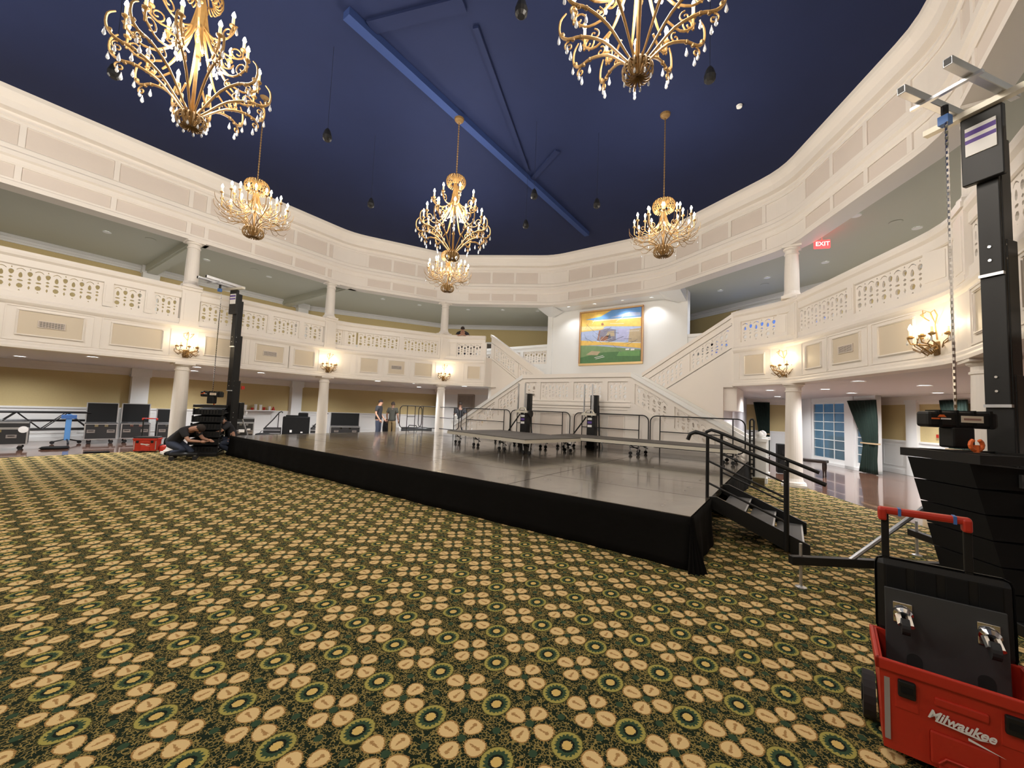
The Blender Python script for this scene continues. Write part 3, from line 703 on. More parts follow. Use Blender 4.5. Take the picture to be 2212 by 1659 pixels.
    beam_poly([(X(x), z) for x, z in ((-4.1, b0 + .84), (-1.28, b0 + .84 + s2 * 2.8), (-1.28, b0 + .96 + s2 * 2.8), (-4.1, b0 + .96))], 13.37, 13.60, PAINT, 'handrail_cap', st)
    for (a, b) in ((-3.9, -2.78), (-2.6, -1.48)):
        zz = b0 + .02 + s2 * ((a if sg > 0 else b) + 4)
        link('lattice_panel', lattice(round(b - a, 2), .65, s2 * sg), st, (X(a) if sg > 0 else X(b), 13.46, zz))
    for (a, b) in ((-4.05, -3.9), (-2.78, -2.6), (-1.48, -1.3)):
        beam_poly([(X(a), b0 + s2 * (a + 4)), (X(b), b0 + s2 * (b + 4)), (X(b), b0 + .66 + s2 * (b + 4)), (X(a), b0 + .66 + s2 * (a + 4))], 13.42, 13.55, PAINT, 'post', st)
m_ = MB(); m_.box(-10.9, -1.65, 13.6, 15.6, 0, 1.5, PAINT); m_.build('under_stair_block', st)

# ------------------------------------------------------------------ painting over the landing (flat picture)
pa = thing('painting', 'large framed painting of a yellow biplane over green fields on the stair wall', 'painting', (-6.12, 15.6, 3.72))
PW, PH = 2.62, 2.20
def pm(n, c): return mat('paint_' + n, c, .7, noise=.18, nscale=9)
sky = pm('sky', (.16, .38, .78)); lsky = pm('pale_sky', (.42, .50, .72)); ylw = pm('yellow', (.86, .56, .14)); pyl = pm('pale_yellow', (.88, .70, .34)); grn = pm('green', (.10, .22, .09)); lgr = pm('light_green', (.22, .34, .16)); gry = pm('grey', (.26, .25, .32)); brn = pm('brown', (.36, .16, .10)); wht = pm('white', (.82, .82, .80)); drk = pm('wire', (.14, .15, .20)); hay = pm('hay', (.50, .40, .26))
m_ = MB()
def pp(poly, mt_, lay): m_.add([(-PW / 2 + x * PW, -.055 - lay * .0006, z * PH) for x, z in poly], [tuple(range(len(poly)))], mt_)
m_.box(-PW / 2, PW / 2, -.054, -.02, 0, PH, lsky)
pp([(0, .80), (1, .80), (1, 1), (0, 1)], sky, 1); pp([(0, .86), (.34, .9), (.52, 1), (0, 1)], ylw, 2); pp([(.5, .86), (.8, .93), (.98, .9), (.98, .84)], lsky, 2)
pp([(0, .70), (0, .88), (.25, .84), (1, .82), (1, .64), (.45, .70)], ylw, 3); pp([(.2, .83), (1, .815), (1, .80), (.2, .82)], wht, 4)
pp([(0, .63), (0, .74), (.42, .70), (.36, .64)], pyl, 5); pp([(0, .655), (.40, .66), (.40, .648), (0, .64)], ylw, 6)
pp([(0, .34), (0, .62), (.3, .61), (.3, .42)], lsky, 3); pp([(.62, .42), (.62, .64), (.95, .6), (.85, .4)], pm('lilac', (.46, .47, .70)), 3); pp([(.8, .36), (.82, .6), (1, .62), (1, .34)], hay, 4)
pp([(.29, .44), (.33, .63), (.46, .66), (.60, .62), (.60, .42), (.45, .38)], gry, 5); pp([(.29, .44), (.32, .63), (.34, .63), (.31, .44)], brn, 6); pp([(.33, .43), (.36, .50), (.5, .52), (.46, .42)], brn, 6)
pp([(.44, .5), (.46, .6), (.57, .6), (.58, .5)], hay, 6); pp([(.46, .44), (.5, .56), (.53, .44)], drk, 7)
pp([(0, .36), (0, .46), (.3, .42), (1, .34), (1, .24), (.45, .34)], ylw, 5); pp([(.28, .425), (1, .345), (1, .335), (.28, .41)], wht, 6)
pp([(0, 0), (0, .36), (.3, .33), (1, .22), (1, 0)], lgr, 4); pp([(0, 0), (0, .12), (.4, .2), (1, .2), (1, 0)], grn, 5); pp([(.1, .17), (.2, .24), (.35, .22), (.3, .15)], hay, 6)
pp([(.62, .12), (.66, .2), (.98, .2), (.98, .1)], pm('bright_green', (.17, .36, .13)), 6)
for (x, z) in ((.25, .1), (.27, .075)): pp([(x, z), (x + .15, z + .035), (x + .15, z + .045), (x, z + .01)], wht, 7)
for (x, z) in ((.76, .22), (.84, .21)): pp([(x, z), (x + .06, z), (x + .06, z + .03), (x, z + .03)], wht, 7)
for i in range(22):
    random.seed(i + 50); x, z = random.uniform(.02, .8), random.uniform(.28, .8); a = random.uniform(-1.2, 1.2); l = random.uniform(.1, .28); x2, z2 = min(.98, x + l * cos(a)), max(.05, min(.95, z + l * sin(a)))
    pp([(x, z), (x2, z2), (x2, z2 + .006), (x, z + .006)], drk if i % 3 else wht, 8)
pp([(.36, .72), (.35, .76), (.38, .78), (.40, .73)], brn, 8)
m_.build('canvas', pa)
for nm, bx in (('frame', (-PW / 2 - .07, PW / 2 + .07, -.09, 0, PH, PH + .07)), ('frame', (-PW / 2 - .07, PW / 2 + .07, -.09, 0, -.09, 0)), ('frame', (-PW / 2 - .07, -PW / 2, -.09, 0, 0, PH)), ('frame', (PW / 2, PW / 2 + .07, -.09, 0, 0, PH))):
    m_ = MB(); m_.box(*bx, FRAME_W if bx[4] >= 0 else GILT); c_ = .022
    x0, x1, y0, y1, z0, z1 = bx; m_.box(x0 + (c_ if x1 - x0 > .2 else .048), x1 - (c_ if x1 - x0 > .2 else .0), -.105, -.09, z0 + .02, z1 - .02, GILT); m_.build(nm, pa)
link('wall_socket', (lambda q: (q.box(-.05, .05, -.02, 0, -.07, .07, WHITE), q.box(-.02, .02, -.026, -.02, -.04, .04, BEIGE), q)[2].mesh('wall_socket'))(MB()), None, (-8.55, 15.6, 3.05), 0, 'small thermostat plate on the white wall left of the painting', 'wall plate')

# ------------------------------------------------------------------ recessed lights
DL = MB(); DL.lathe([(.085, -.012), (.105, -.012), (.108, 0), (.085, 0)], WHITE, 16)
dl_ring = DL.mesh('trim_ring'); DL2 = MB(); DL2.lathe([(.0005, -.006), (.08, -.006), (.08, .0), (.0005, 0)], LENS, 16); dl_lens = DL2.mesh('lens')
def spot(loc, pw, size=R(130), color=(.98, .985, 1), blend=.7):
    l = bpy.data.lights.new('spot', 'SPOT'); l.energy = pw; l.spot_size = size; l.spot_blend = blend; l.color = color; l.shadow_soft_size = .08
    o = bpy.data.objects.new('spot_light', l); col.objects.link(o); o.location = loc; return o
def point(loc, pw, color=(1, .83, .60), r=.25):
    l = bpy.data.lights.new('glow', 'POINT'); l.energy = pw; l.color = color; l.shadow_soft_size = r
    o = bpy.data.objects.new('glow_light', l); col.objects.link(o); o.location = loc; return o
def downlight(x, y, z, pw, label, group, sc=1.0, light=True):
    t = thing('downlight', label, 'light', (x, y, z), 0, group); t.scale = (sc, sc, 1)
    link('trim_ring', dl_ring, t); link('lens', dl_lens, t)
    if light: spot((x, y, z - .03), pw, R(158))
UP = [(1.26, 11.56), (2.52, 13.01), (.88, 14.61), (-.6, 15.34), (-2.1, 16.17), (-16.43, 2.24), (-16.46, 4.69), (-16.4, 6.66), (-15.72, 9.31), (-14.97, 10.81), (-14.24, 12.31), (-12.7, 14.01), (-11.22, 14.84), (-9.82, 15.73), (4.5, 10.5), (4.8, 6), (-16.4, -.5), (4.8, 1)]
UPL = ['beside the round speaker grille nearest the tall mast', 'nearest the tall black mast', 'just below the exit sign', 'second left of the exit sign', 'third left of the exit sign, by the painting wall', 'left of the first upper column on the case side', 'right of the first upper column on the case side',
       'second from the first upper column on the case side', 'right of the second upper column', 'second right of the second upper column', 'left of the upper column by the stair', 'right of the upper column by the stair', 'above the left upper stair flight', 'next to the left bracket of the painting wall', 'out of frame beyond the mast', 'out of frame behind the mast', 'out of frame on the case side', 'out of frame behind the camera']
for i, (x, y) in enumerate(UP): downlight(x, y, 6.355, P_DOWN_UP, 'recessed upper ceiling downlight ' + UPL[i], 'downlights in the upper balcony ceiling', .9)
LOW = [(-15.08, 2.04), (-15.44, 4.4), (-15.35, 6.22), (-14.9, 8.3), (-13.87, 10.01), (-13.07, 11.31), (-11.8, 13.01), (-.52, 15.03), (.84, 14.48), (1.26, 11.68), (2.57, 13.02), (4.3, 10), (4.6, 6), (4.6, 1), (-17.8, 1), (-17.8, 5), (-17.2, 9.5), (-15.3, 13.5), (1.6, 16.3), (-.4, 19), (-15.1, -.8), (5.6, 13), (3.4, 15.9)]  # last one is an extra lamp, added to brighten the yellow wall
LWL = ['above the open road cases', 'just right of the column behind the crouching man', 'right of the far left tower', 'beside the column by the open case', 'above the two standing men', 'left of the column by the stair', 'over the framed picture by the stair', 'left of the column by the french windows', 'above the french windows', 'right of the column by the french windows',
       'above the wainscot beside the hoist chain', 'hidden by the mast', 'out of frame near the mast', 'out of frame behind the mast', 'above the long closed road case', 'above the middle road cases', 'above the covered rack', 'near the wall behind the standing men', 'above the green curtain', 'deep in the window side corner', 'at the left picture edge', 'far right behind the mast', 'added to brighten the yellow wall near the pilaster']
for i, (x, y) in enumerate(LOW): downlight(x, y, 2.555, P_DOWN_LOW, 'under-balcony downlight ' + LWL[i], 'downlights under the balcony', 1.25)
for (x, y, q) in ((-7.77, 14.98, 'left of the painting'), (-6.61, 15.03, 'above the left half of the painting'), (-5.43, 15.08, 'above the right half of the painting'), (-4.33, 15.18, 'right of the painting')):
    downlight(x, y, 6.115, P_ALCOVE, 'small bright ceiling spot ' + q, 'downlights above the painting', .7, False); s_ = spot((x, y, 6.08), P_ALCOVE, R(120)); s_.rotation_euler = (R(8), 0, 0)
# round ceiling speakers
SPK = MB(); SPK.lathe([(.0005, -.008), (.11, -.008), (.13, -.004), (.13, 0), (.0005, 0)], USOFF, 18); spk = SPK.mesh('ceiling_speaker')
for (x, y, q) in ((2.05, 12.4, 'nearest the tall mast'), (.1, 14.7, 'behind the exit sign'), (-.7, 16.1, 'left of the exit sign'), (-15.9, 3.1, 'left of the first upper column'), (-16.0, 6.0, 'right of the first upper column')):
    link('ceiling_speaker', spk, None, (x, y, 6.355), 0, 'flat round ceiling speaker grille upstairs, ' + q, 'speaker', 'ceiling speakers')
# exit sign
ex = thing('exit_sign', 'glowing red exit sign under the upper balcony ceiling', 'sign', (.68, 12.3, 5.98), R(20))
m_ = MB(); m_.bbox(-.17, .17, -.03, .03, 0, .2, REDL, .012); m_.build('body', ex)
m_ = MB(); m_.tube([(0, 0, .2), (0, 0, .38)], .012, WHITE, 6); m_.build('stem', ex)
def text(body, size, mt_, parent, loc, rot, ext=.002, name='lettering', shear=0.0):
    c_ = bpy.data.curves.new('t', 'FONT'); c_.body = body; c_.size = size; c_.extrude = ext; c_.align_x = 'CENTER'; c_.align_y = 'CENTER'; c_.shear = shear; c_.offset = .0012 if shear else 0
    o = bpy.data.objects.new('t', c_); col.objects.link(o); dg = bpy.context.evaluated_depsgraph_get(); me = bpy.data.meshes.new_from_object(o.evaluated_get(dg)); bpy.data.objects.remove(o)
    me.materials.clear(); me.materials.append(mt_); q = link(name, me, parent, loc); q.rotation_euler = rot; return q
text('EXIT', .15, mat('exit_letter', (1, .5, .45), .5, emit=(1, .35, .3), es=6), ex, (0, -.032, .1), (R(90), 0, 0))
point((.68, 12.25, 6.05), 1.2, (1, .05, .03), .1)

# ------------------------------------------------------------------ chandeliers
def spiral(c, r0_, turns, a0, dirn, n=14):
    """flat spiral in the x-z plane about c"""
    return [(c[0] + r0_ * (1 - .8 * k / n) * cos(a0 + dirn * turns * 2 * pi * k / n), 0, c[1] + r0_ * (1 - .8 * k / n) * sin(a0 + dirn * turns * 2 * pi * k / n)) for k in range(n + 1)]
CRY = {}
def drop_obj(arm_, M, c, s=1.0):
    if s not in CRY: q = MB(); crystal(q, (0, 0, 0), s); CRY[s] = q.mesh('crystal_drop')
    link('crystal_drop', CRY[s], arm_, tuple(M @ V(c)))
def crystal(mb, c, s=1.0):
    mb.lathe([(.0005, -.105 * s), (.012 * s, -.095 * s), (.019 * s, -.078 * s), (.013 * s, -.045 * s), (.004 * s, -.015 * s), (.006 * s, -.008 * s), (.0005, 0)], CRYS, 6, c)
def candle(parent_arm, p, h=.12, s=1.0):
    m2 = MB(); m2.lathe([(.018, -.01), (.035, .0), (.038, .015), (.018, .022), (.018, .03)], GOLD, 8, p); m2.build('drip_cup', parent_arm)
    m2 = MB(); m2.lathe([(.0165, .02), (.0165, h), (.012, h)], CANDLE, 8, p); m2.build('candle', parent_arm)
    m2 = MB(); m2.lathe([(.0005, h - .005), (.014, h), (.024 * s, h + .026), (.016 * s, h + .058), (.0005, h + .088)], BULB, 8, p); m2.build('bulb', parent_arm, smooth=True)
def crown(mb, z, r, n=20):
    for k in range(n):
        a = 2 * pi * k / n; pts = [(.02, z), (r * .55, z + r * .75), (r * .95, z + r * .55), (r * 1.05, z + .02), (r * .85, z - r * .35), (r * .6, z - r * .15), (r * .72, z + r * .1)]
        mb.stube([(q * cos(a), q * sin(a), zz) for q, zz in pts], .009, GOLD, 5)
def leafcup(mb, z, r, n=14):
    for k in range(n):
        a = 2 * pi * k / n; pts = [(.015, z - .02), (r * .6, z - .06), (r, z), (r * .95, z + r * .55), (r * .6, z + r * .7), (r * .5, z + r * .4)]
        mb.stube([(q * cos(a), q * sin(a), zz) for q, zz in pts], .010, GOLDD, 5)
        pts = [(.015, z - .03), (r * .5, z + .05), (r * .8, z + r * .9)]
        mb.tube([(q * cos(a + .2), q * sin(a + .2), zz) for q, zz in pts], .008, GOLD, 5)
def chandelier_big():
    """origin at the ceiling; height down to -3.25 (ceiling 8.2 -> bottom 4.95)"""
    t = thing('chandelier', 'x', 'chandelier')
    m2 = MB(); m2.lathe([(.0005, -.10), (.05, -.09), (.10, -.04), (.11, 0), (.0005, 0)], GOLDD, 16); m2.build('canopy', t)
    m2 = MB(); m2.tube([(0, 0, -.08), (0, 0, -1.4)], .010, GOLDD, 6)
    for k in range(22): m2.ball((0, 0, -.12 - k * .058), .017, GOLD, 6, 1.4)
    m2.build('chain', t)
    m2 = MB(); crown(m2, -1.50, .20, 22); m2.build('crown', t)
    m2 = MB(); m2.lathe([(.02, -3.2), (.02, -2.2), (.05, -2.05), (.035, -1.9), (.06, -1.78), (.05, -1.6), (.02, -1.45), (.02, -1.35)], GOLD, 10); m2.build('stem', t, smooth=True)
    m2 = MB(); leafcup(m2, -3.18, .145, 16)
    for k in range(8): a = 2 * pi * k / 8; crystal(m2, (.13 * cos(a), .13 * sin(a), -3.2), .7)
    m2.build('basket', t)
    # broad straps
    m2 = MB()
    for k in range(8): a = 2 * pi * (k + .5) / 8; m2.stube([(q * cos(a), q * sin(a), z) for q, z in ((.04, -1.62), (.07, -1.85), (.13, -2.1), (.28, -2.38), (.40, -2.50))], [.012, .016, .018, .016, .010], GOLD, 6)
    m2.build('strap', t)
    def arm(a, up):
        M = rotz(a); m3 = MB(); m3.T = M
        if up:
            pts = [(.06, 0, -1.9), (.2, 0, -2.06), (.36, 0, -2.09), (.47, 0, -2.02), (.52, 0, -1.93)]
            m3.stube(pts, .011, GOLD, 6); m3.tube(spiral((.40, -2.0), .08, 1.1, -pi / 2, -1), .009, GOLD, 6); m3.tube(spiral((.24, -2.12), .06, 1.1, pi / 2, 1), .008, GOLD, 6)
            m3.tube([(.46, 0, -2.02), (.46, 0, -1.93)], .012, GOLD, 6); cp = (.46, 0, -1.93); cr = ((.52, 0, -1.95), (.32, 0, -2.15), (.24, 0, -2.18))
        else:
            pts = [(.03, 0, -3.10), (.14, 0, -2.98), (.34, 0, -2.76), (.56, 0, -2.66), (.72, 0, -2.66), (.80, 0, -2.58), (.80, 0, -2.44), (.74, 0, -2.36)]
            m3.stube(pts, [.009, .012, .015, .016, .017, .014, .012, .008], GOLD, 6)
            m3.stube([(.33, 0, -2.5), (.5, 0, -2.56), (.62, 0, -2.5), (.68, 0, -2.42)], .012, GOLD, 6)
            m3.tube(spiral((.60, -2.46), .085, 1.2, -pi / 2, -1), .009, GOLD, 6); m3.tube(spiral((.70, -2.74), .055, 1.1, pi / 2, -1), .009, GOLD, 6)
            m3.tube(spiral((.44, -2.66), .06, 1.1, pi / 2, 1), .008, GOLD, 6)
            m3.tube([(.66, 0, -2.5), (.66, 0, -2.36)], .013, GOLD, 6)
            for (q, z) in ((.58, -2.66), (.66, -2.67), (.77, -2.6)): m3.ball((q, 0, z), .024, GOLDD, 6)
            cp = (.66, 0, -2.36); cr = ((.81, 0, -2.60), (.72, 0, -2.72), (.58, 0, -2.72), (.68, 0, -2.80))
        ar = m3.build('arm', t); 
        for q in cr: drop_obj(ar, M, q, 1.0)
        c4 = M @ V(cp); candle(ar, tuple(c4), .12)
    for k in range(8): arm(2 * pi * (k + .25) / 8, True)
    for k in range(12): arm(2 * pi * (k + .5) / 12, False)
    return t
def chandelier_small():
    """origin at the ceiling; bottom at -3.2"""
    t = thing('chandelier', 'x', 'chandelier')
    m2 = MB(); m2.lathe([(.0005, -.10), (.05, -.09), (.10, -.04), (.11, 0), (.0005, 0)], GOLDD, 16); m2.build('canopy', t)
    m2 = MB(); m2.tube([(0, 0, -.08), (0, 0, -2.0)], .010, GOLDD, 6)
    for k in range(30): m2.ball((0, 0, -.12 - k * .06), .016, GOLDD, 6, 1.4)
    m2.build('chain', t)
    m2 = MB(); crown(m2, -2.12, .22, 22); m2.build('crown', t)
    m2 = MB(); m2.lathe([(.02, -3.15), (.02, -2.75), (.05, -2.6), (.035, -2.45), (.05, -2.3), (.02, -2.1), (.02, -2.0)], GOLD, 10); m2.build('stem', t, smooth=True)
    m2 = MB(); leafcup(m2, -3.13, .19, 18); m2.build('basket', t)
    m2 = MB()
    for k in range(8): a = 2 * pi * (k + .5) / 8; m2.stube([(q * cos(a), q * sin(a), z) for q, z in ((.03, -2.2), (.06, -2.35), (.12, -2.5), (.24, -2.62), (.3, -2.66))], [.010, .014, .014, .012, .008], GOLD, 6)
    m2.build('strap', t)
    def arm(a, kind):
        M = rotz(a); m3 = MB(); m3.T = M; cr = []
        if kind == 0:
            pts = [(.05, 0, -2.45), (.18, 0, -2.6), (.32, 0, -2.62), (.40, 0, -2.52)]; cp = (.38, 0, -2.36)
            m3.stube(pts, .009, GOLD, 6); m3.tube([(.38, 0, -2.55), cp], .010, GOLD, 6); m3.tube(spiral((.28, -2.54), .06, 1.1, -pi / 2, -1), .008, GOLD, 6)
        else:
            pts = [(.05, 0, -2.62), (.24, 0, -2.74), (.46, 0, -2.74), (.6, 0, -2.64)]; cp = (.6, 0, -2.48)
            m3.stube(pts, .009, GOLD, 6); m3.tube([(.6, 0, -2.64), cp], .010, GOLD, 6); m3.tube(spiral((.48, -2.64), .07, 1.1, -pi / 2, -1), .008, GOLD, 6); cr = [(.62, 0, -2.7)]
        ar = m3.build('arm', t); c4 = M @ V(cp); candle(ar, tuple(c4), .10)
        if cr:
            for q in cr: drop_obj(ar, M, q, .6)
    for k in range(8): arm(2 * pi * (k + .25) / 8, 0)
    for k in range(12): arm(2 * pi * (k + .5) / 12, 1)
    for k in range(16):     # antler-like branches
        M = rotz(2 * pi * k / 16 + .1); m3 = MB(); m3.T = M; j = .03 * ((k * 7) % 3 - 1)
        m3.stube([(.05, 0, -3.05), (.14, 0, -2.93), (.30, 0, -2.84 + j), (.48, 0, -2.83 + j), (.60, .02, -2.76 + j), (.70, .03, -2.66 + j), (.72, .02, -2.54 + j)], [.009, .010, .009, .008, .007, .006, .003], GOLDD, 5)
        m3.tube([(.40, 0, -2.84 + j), (.52, .06, -2.90 + j), (.62, .09, -2.88 + j), (.68, .10, -2.80 + j)], [.007, .006, .005, .003], GOLDD, 5)
        m3.tube([(.50, 0, -2.82 + j), (.56, -.07, -2.76 + j), (.64, -.10, -2.72 + j)], [.006, .005, .003], GOLDD, 5); b_ = m3.build('branch', t)
        if k % 3 == 0: drop_obj(b_, M, (.66, .09, -2.9 + j), .5)
    return t
ZC = 8.2
cb = chandelier_big(); cb.location = (-6.02, 6.05, ZC - .14); cb['label'] = 'large two-tier gilt chandelier hanging from the ceiling beam above the stage centre'; cb['group'] = 'large two-tier chandeliers'
dup(cb, (-6.1, 1.45, ZC), .3, 'large two-tier gilt chandelier cut by the top edge, above the open carpet', 'large two-tier chandeliers')
dup(cb, (-1.24, 3.72, ZC + .02), .1, 'large two-tier gilt chandelier seen from below, above the stage corner by the steps', 'large two-tier chandeliers')
cs = chandelier_small(); cs.location = (-2.2, 8.5, ZC); cs['label'] = 'small single-tier gilt chandelier above the stage on the window side'; cs['group'] = 'small single-tier chandeliers'
dup(cs, (-9.35, 3.42, ZC + .05), .2, 'small single-tier gilt chandelier over the carpet on the flight case side', 'small single-tier chandeliers')
dup(cs, (-8.5, 8.4, ZC + .1), .4, 'small single-tier gilt chandelier hanging directly below and behind the stage centre one', 'small single-tier chandeliers')
for (x, y, z, p) in ((-6.02, 6.05, 5.9, 1.2), (-6.1, 1.45, 5.9, 1.2), (-1.24, 3.72, 5.95, 1.2), (-2.2, 8.5, 5.75, .8), (-9.35, 3.42, 5.75, .8), (-8.5, 8.4, 5.85, .8), (-6, -3.6, 5.9, 1.4), (-10.4, -1.5, 5.9, 1), (-1.6, -1.5, 5.9, 1)):  # last three are unseen fill lamps added out of frame, without chandeliers
    point((x, y, z), P_CHAND * p, (1, .925, .83), .55)
# small black pendants (ceiling microphones / speakers on wires)
m_ = MB(); m_.lathe([(.0005, -.13), (.045, -.13), (.075, -.10), (.08, -.04), (.05, .06), (.025, .10), (.0005, .11)], BLACK, 12); pend_me = m_.mesh('pendant_speaker')
pnd = [(-8.5, 1.05, 6.6, 'half hidden behind the chandelier cut by the top edge'), (-6.88, 3.57, 6.5, 'between the large front chandelier and the centre one'), (-2.64, 3.61, 6.5, 'at the top edge beside the large chandelier seen from below'), (-.91, 5.85, 6.5, 'just right of the large chandelier seen from below'), (-8.29, 5.48, 6.5, 'left of the centre chandelier'),
       (-4.69, 7.19, 6.5, 'right of the centre chandelier against the beam'), (-3.65, 8.28, 6.5, 'between the beam and the window side chandelier'), (-5.64, 8.3, 6.5, 'low beside the centre chandelier')]
for (x, y, z, wh) in pnd:
    t = thing('pendant_speaker', 'small black hanging pendant ' + wh, 'pendant', (x, y, z), 0, 'small black pendants'); link('body', pend_me, t)
    m_ = MB(); m_.tube([(0, 0, .1), (0, 0, 8.2 - z)], .003, BLACK, 4); m_.build('wire', t)
m_ = MB(); m_.lathe([(.0005, -.05), (.05, -.045), (.06, 0), (.0005, 0)], WHITE, 12); m_.build('smoke_detector', None, loc=(-.84, 9.05, 8.19), label='tiny white detector on the navy ceiling', cat='detector')

# ------------------------------------------------------------------ wall sconces
def sconce():
    t = thing('wall_sconce', 'x', 'sconce')   # local +y points into the room
    m2 = MB(); m2.bbox(-.06, .06, 0, .03, -.30, -.12, GOLDD, .01); m2.tube([(0, .02, -.2), (0, .10, -.28), (0, .18, -.22)], .014, GOLD, 6)
    for k in range(8): a = pi * k / 7; m2.tube([(0, .05, -.22), (.07 * cos(a), .09, -.30 + .03 * sin(a)), (.10 * cos(a), .13, -.24)], .007, GOLDD, 5)
    m2.build('backplate', t)
    m2 = MB(); m2.tube([(0, .03, -.1), (.0, .05, .1), (0, .10, .25), (.03, .16, .28), (.05, .14, .2)], .008, GOLD, 6); m2.tube([(0, .05, .1), (-.07, .08, .2), (-.09, .13, .26), (-.03, .12, .24)], .007, GOLD, 6); m2.tube([(0, .05, .1), (.08, .08, .18), (.10, .13, .24), (.04, .12, .26)], .007, GOLD, 6)
    m2.build('scroll', t)
    for k, a in enumerate((-70, -35, 0, 35, 70)):
        M = rotz(R(a)); m3 = MB(); m3.T = M; rr_ = .20 if k % 2 == 0 else .26
        m3.tube([(0, .03, -.2), (0, .12, -.16), (0, rr_, -.14), (0, rr_ + .03, -.06)], .008, GOLD, 6)
        m3.tube([(0, .1, -.18), (.04, .16, -.22), (.05, .22, -.16), (.02, .24, -.12)], .006, GOLDD, 5); m3.tube([(0, .1, -.18), (-.04, .18, -.25), (-.05, .25, -.2)], .006, GOLDD, 5)
        ar = m3.build('arm', t); drop_obj(ar, M, (0, rr_ + .03, -.08), .7); drop_obj(ar, M, (.03, rr_ - .06, -.02), .5)
        c4 = M @ V((0, rr_ + .0, -.06)); candle(ar, tuple(c4), .10, 1.0)
    return t
sc0 = sconce(); sc0.scale = (1.22,) * 3; first = True
for (fr, s, wh) in ((E6, Y(3.7), 'left of the left speaker tower'), (E6, Y(7.9), 'between two vents on the balcony front'), (E5, .22, 'beside the left stair head'), (E2, .10, 'beside the right stair head'), (E1, .22, 'nearest the tall black mast')):
    A, d, n_, L_ = fr; p = A + d * s; lb = 'gilt candle sconce on the balcony front, ' + wh
    if first: sc0.location = (p.x, p.y, 3.08); sc0.rotation_euler = (0, 0, atan2(d.y, d.x)); sc0['label'] = lb; sc0['group'] = 'gilt wall sconces'; first = False
    else: dup(sc0, (p.x, p.y, 3.08), atan2(d.y, d.x), lb, 'gilt wall sconces')
    q = p - n_ * .30; point((q.x, q.y, 3.2), P_SCONCE, (1, .74, .40), .08)

# ------------------------------------------------------------------ windows and curtains (window side, lower)
WA, WB = V((2.38, 17.16, 0)), V((.10, 21.4, 0)); wd = (WB - WA).normalized(); WT = Matrix.Translation(WA) @ rotz(atan2(wd.y, wd.x)); WLn = (WB - WA).length
def wbay(name, z0, z1, xs):
    mb = MB(); mb.T = WT
    mb.box(.18, WLn, -.15, 0, z1 - .16, z1, WHITE); mb.box(.18, WLn, -.15, .03, z0, z0 + .10, WHITE)
    last = .18
    o = struct(mb, name)
    for (a, b, nc, nr) in xs:
        if a > last + .02: q = MB(); q.T = WT; q.box(last, a, -.15, .03, z0, z1, WHITE); q.build('jamb', o)
        last = b
        fr2 = MB(); fr2.T = WT
        for (p_, q_, r_, s_) in ((a, a + .07, z0 + .1, z1 - .16), (b - .07, b, z0 + .1, z1 - .16), (a + .07, b - .07, z1 - .24, z1 - .16), (a + .07, b - .07, z0 + .1, z0 + .26)): fr2.box(p_, q_, -.10, -.03, r_, s_, WHITE)
        f = fr2.build('window_frame', o)
        W_ = (b - a - .14) / nc; H_ = (z1 - z0 - .50) / nr
        for i in range(1, nc): q = MB(); q.T = WT; q.box(a + .07 + i * W_ - .014, a + .07 + i * W_ + .014, -.085, -.045, z0 + .26, z1 - .24, WHITE); q.build('glazing_bar', f)
        for i in range(1, nr): q = MB(); q.T = WT; q.box(a + .07, b - .07, -.084, -.046, z0 + .26 + i * H_ - .014, z0 + .26 + i * H_ + .014, WHITE); q.build('glazing_bar', f)
        for i in range(nc):
            for j in range(nr): q = MB(); q.T = WT; q.box(a + .07 + i * W_ + .014, a + .07 + (i + 1) * W_ - .014, -.07, -.062, z0 + .26 + j * H_ + .014, z0 + .26 + (j + 1) * H_ - .014, GLASS); q.build('pane', f)
    if last < WLn: q = MB(); q.T = WT; q.box(last, WLn, -.15, .03, z0, z1, WHITE); q.build('jamb', o)
wbay('window_1', 0, 2.56, [(.30, 1.16, 2, 7), (1.60, 3.50, 3, 6), (4.12, 4.66, 1, 7)])
# a dim terrace hedge outside the glass
m_ = MB(); m_.T = WT; m_.box(-1, 6, -2.6, -2.2, 0, 1.0, mat('hedge', (.03, .07, .06), .9, noise=.5, nscale=6)); m_.box(-1, 6, -5, -.2, -.1, -.02, mat('terrace', (.25, .27, .3), .8)); struct(m_, 'exterior')
def curtain(name, T, w_top, w_tie, label, z1=2.4, ztie=.98, z0=.02, side=0, top=0):
    t = thing(name, label, 'curtain'); rows = 14; cols_ = 40; mb = MB(); mb.T = T; vs = []; fs = []
    for i in range(rows + 1):
        z = z0 + (z1 - z0) * i / rows
        if z > ztie: q = (z - ztie) / (z1 - ztie); w_ = w_tie + (w_top - w_tie) * q ** 1.2
        else: q = (ztie - z) / (ztie - z0); w_ = w_tie + (w_tie * .25) * q
        for k in range(cols_ + 1):
            u = k / cols_; x = (u * w_ if side == 0 else -u * w_); vs.append((x, .14 + .045 * sin(u * 2 * pi * 9) + .02 * sin(z * 3 + u * 9), z))
    for i in range(rows):
        for k in range(cols_): a = i * (cols_ + 1) + k; fs.append((a, a + 1, a + cols_ + 2, a + cols_ + 1))
    mb.add(vs, fs, GREEN); d_ = mb.build('drape', t, smooth=True); sm = d_.modifiers.new('thick', 'SOLIDIFY'); sm.thickness = .01
    m2 = MB(); m2.T = T; a, b = (0, w_tie) if side == 0 else (-w_tie, 0); m2.box(a - .02, b + .02, .07, .21, ztie - .02, ztie + .025, mat('tan_tieback', (.45, .32, .18), .7)); m2.build('tieback', t)
    return t
CT = Matrix.Translation(WA + wd * -.05) @ rotz(atan2(wd.y, wd.x))
curtain('curtain', CT, 1.35, .62, 'dark green tied-back curtain at the near edge of the french windows')
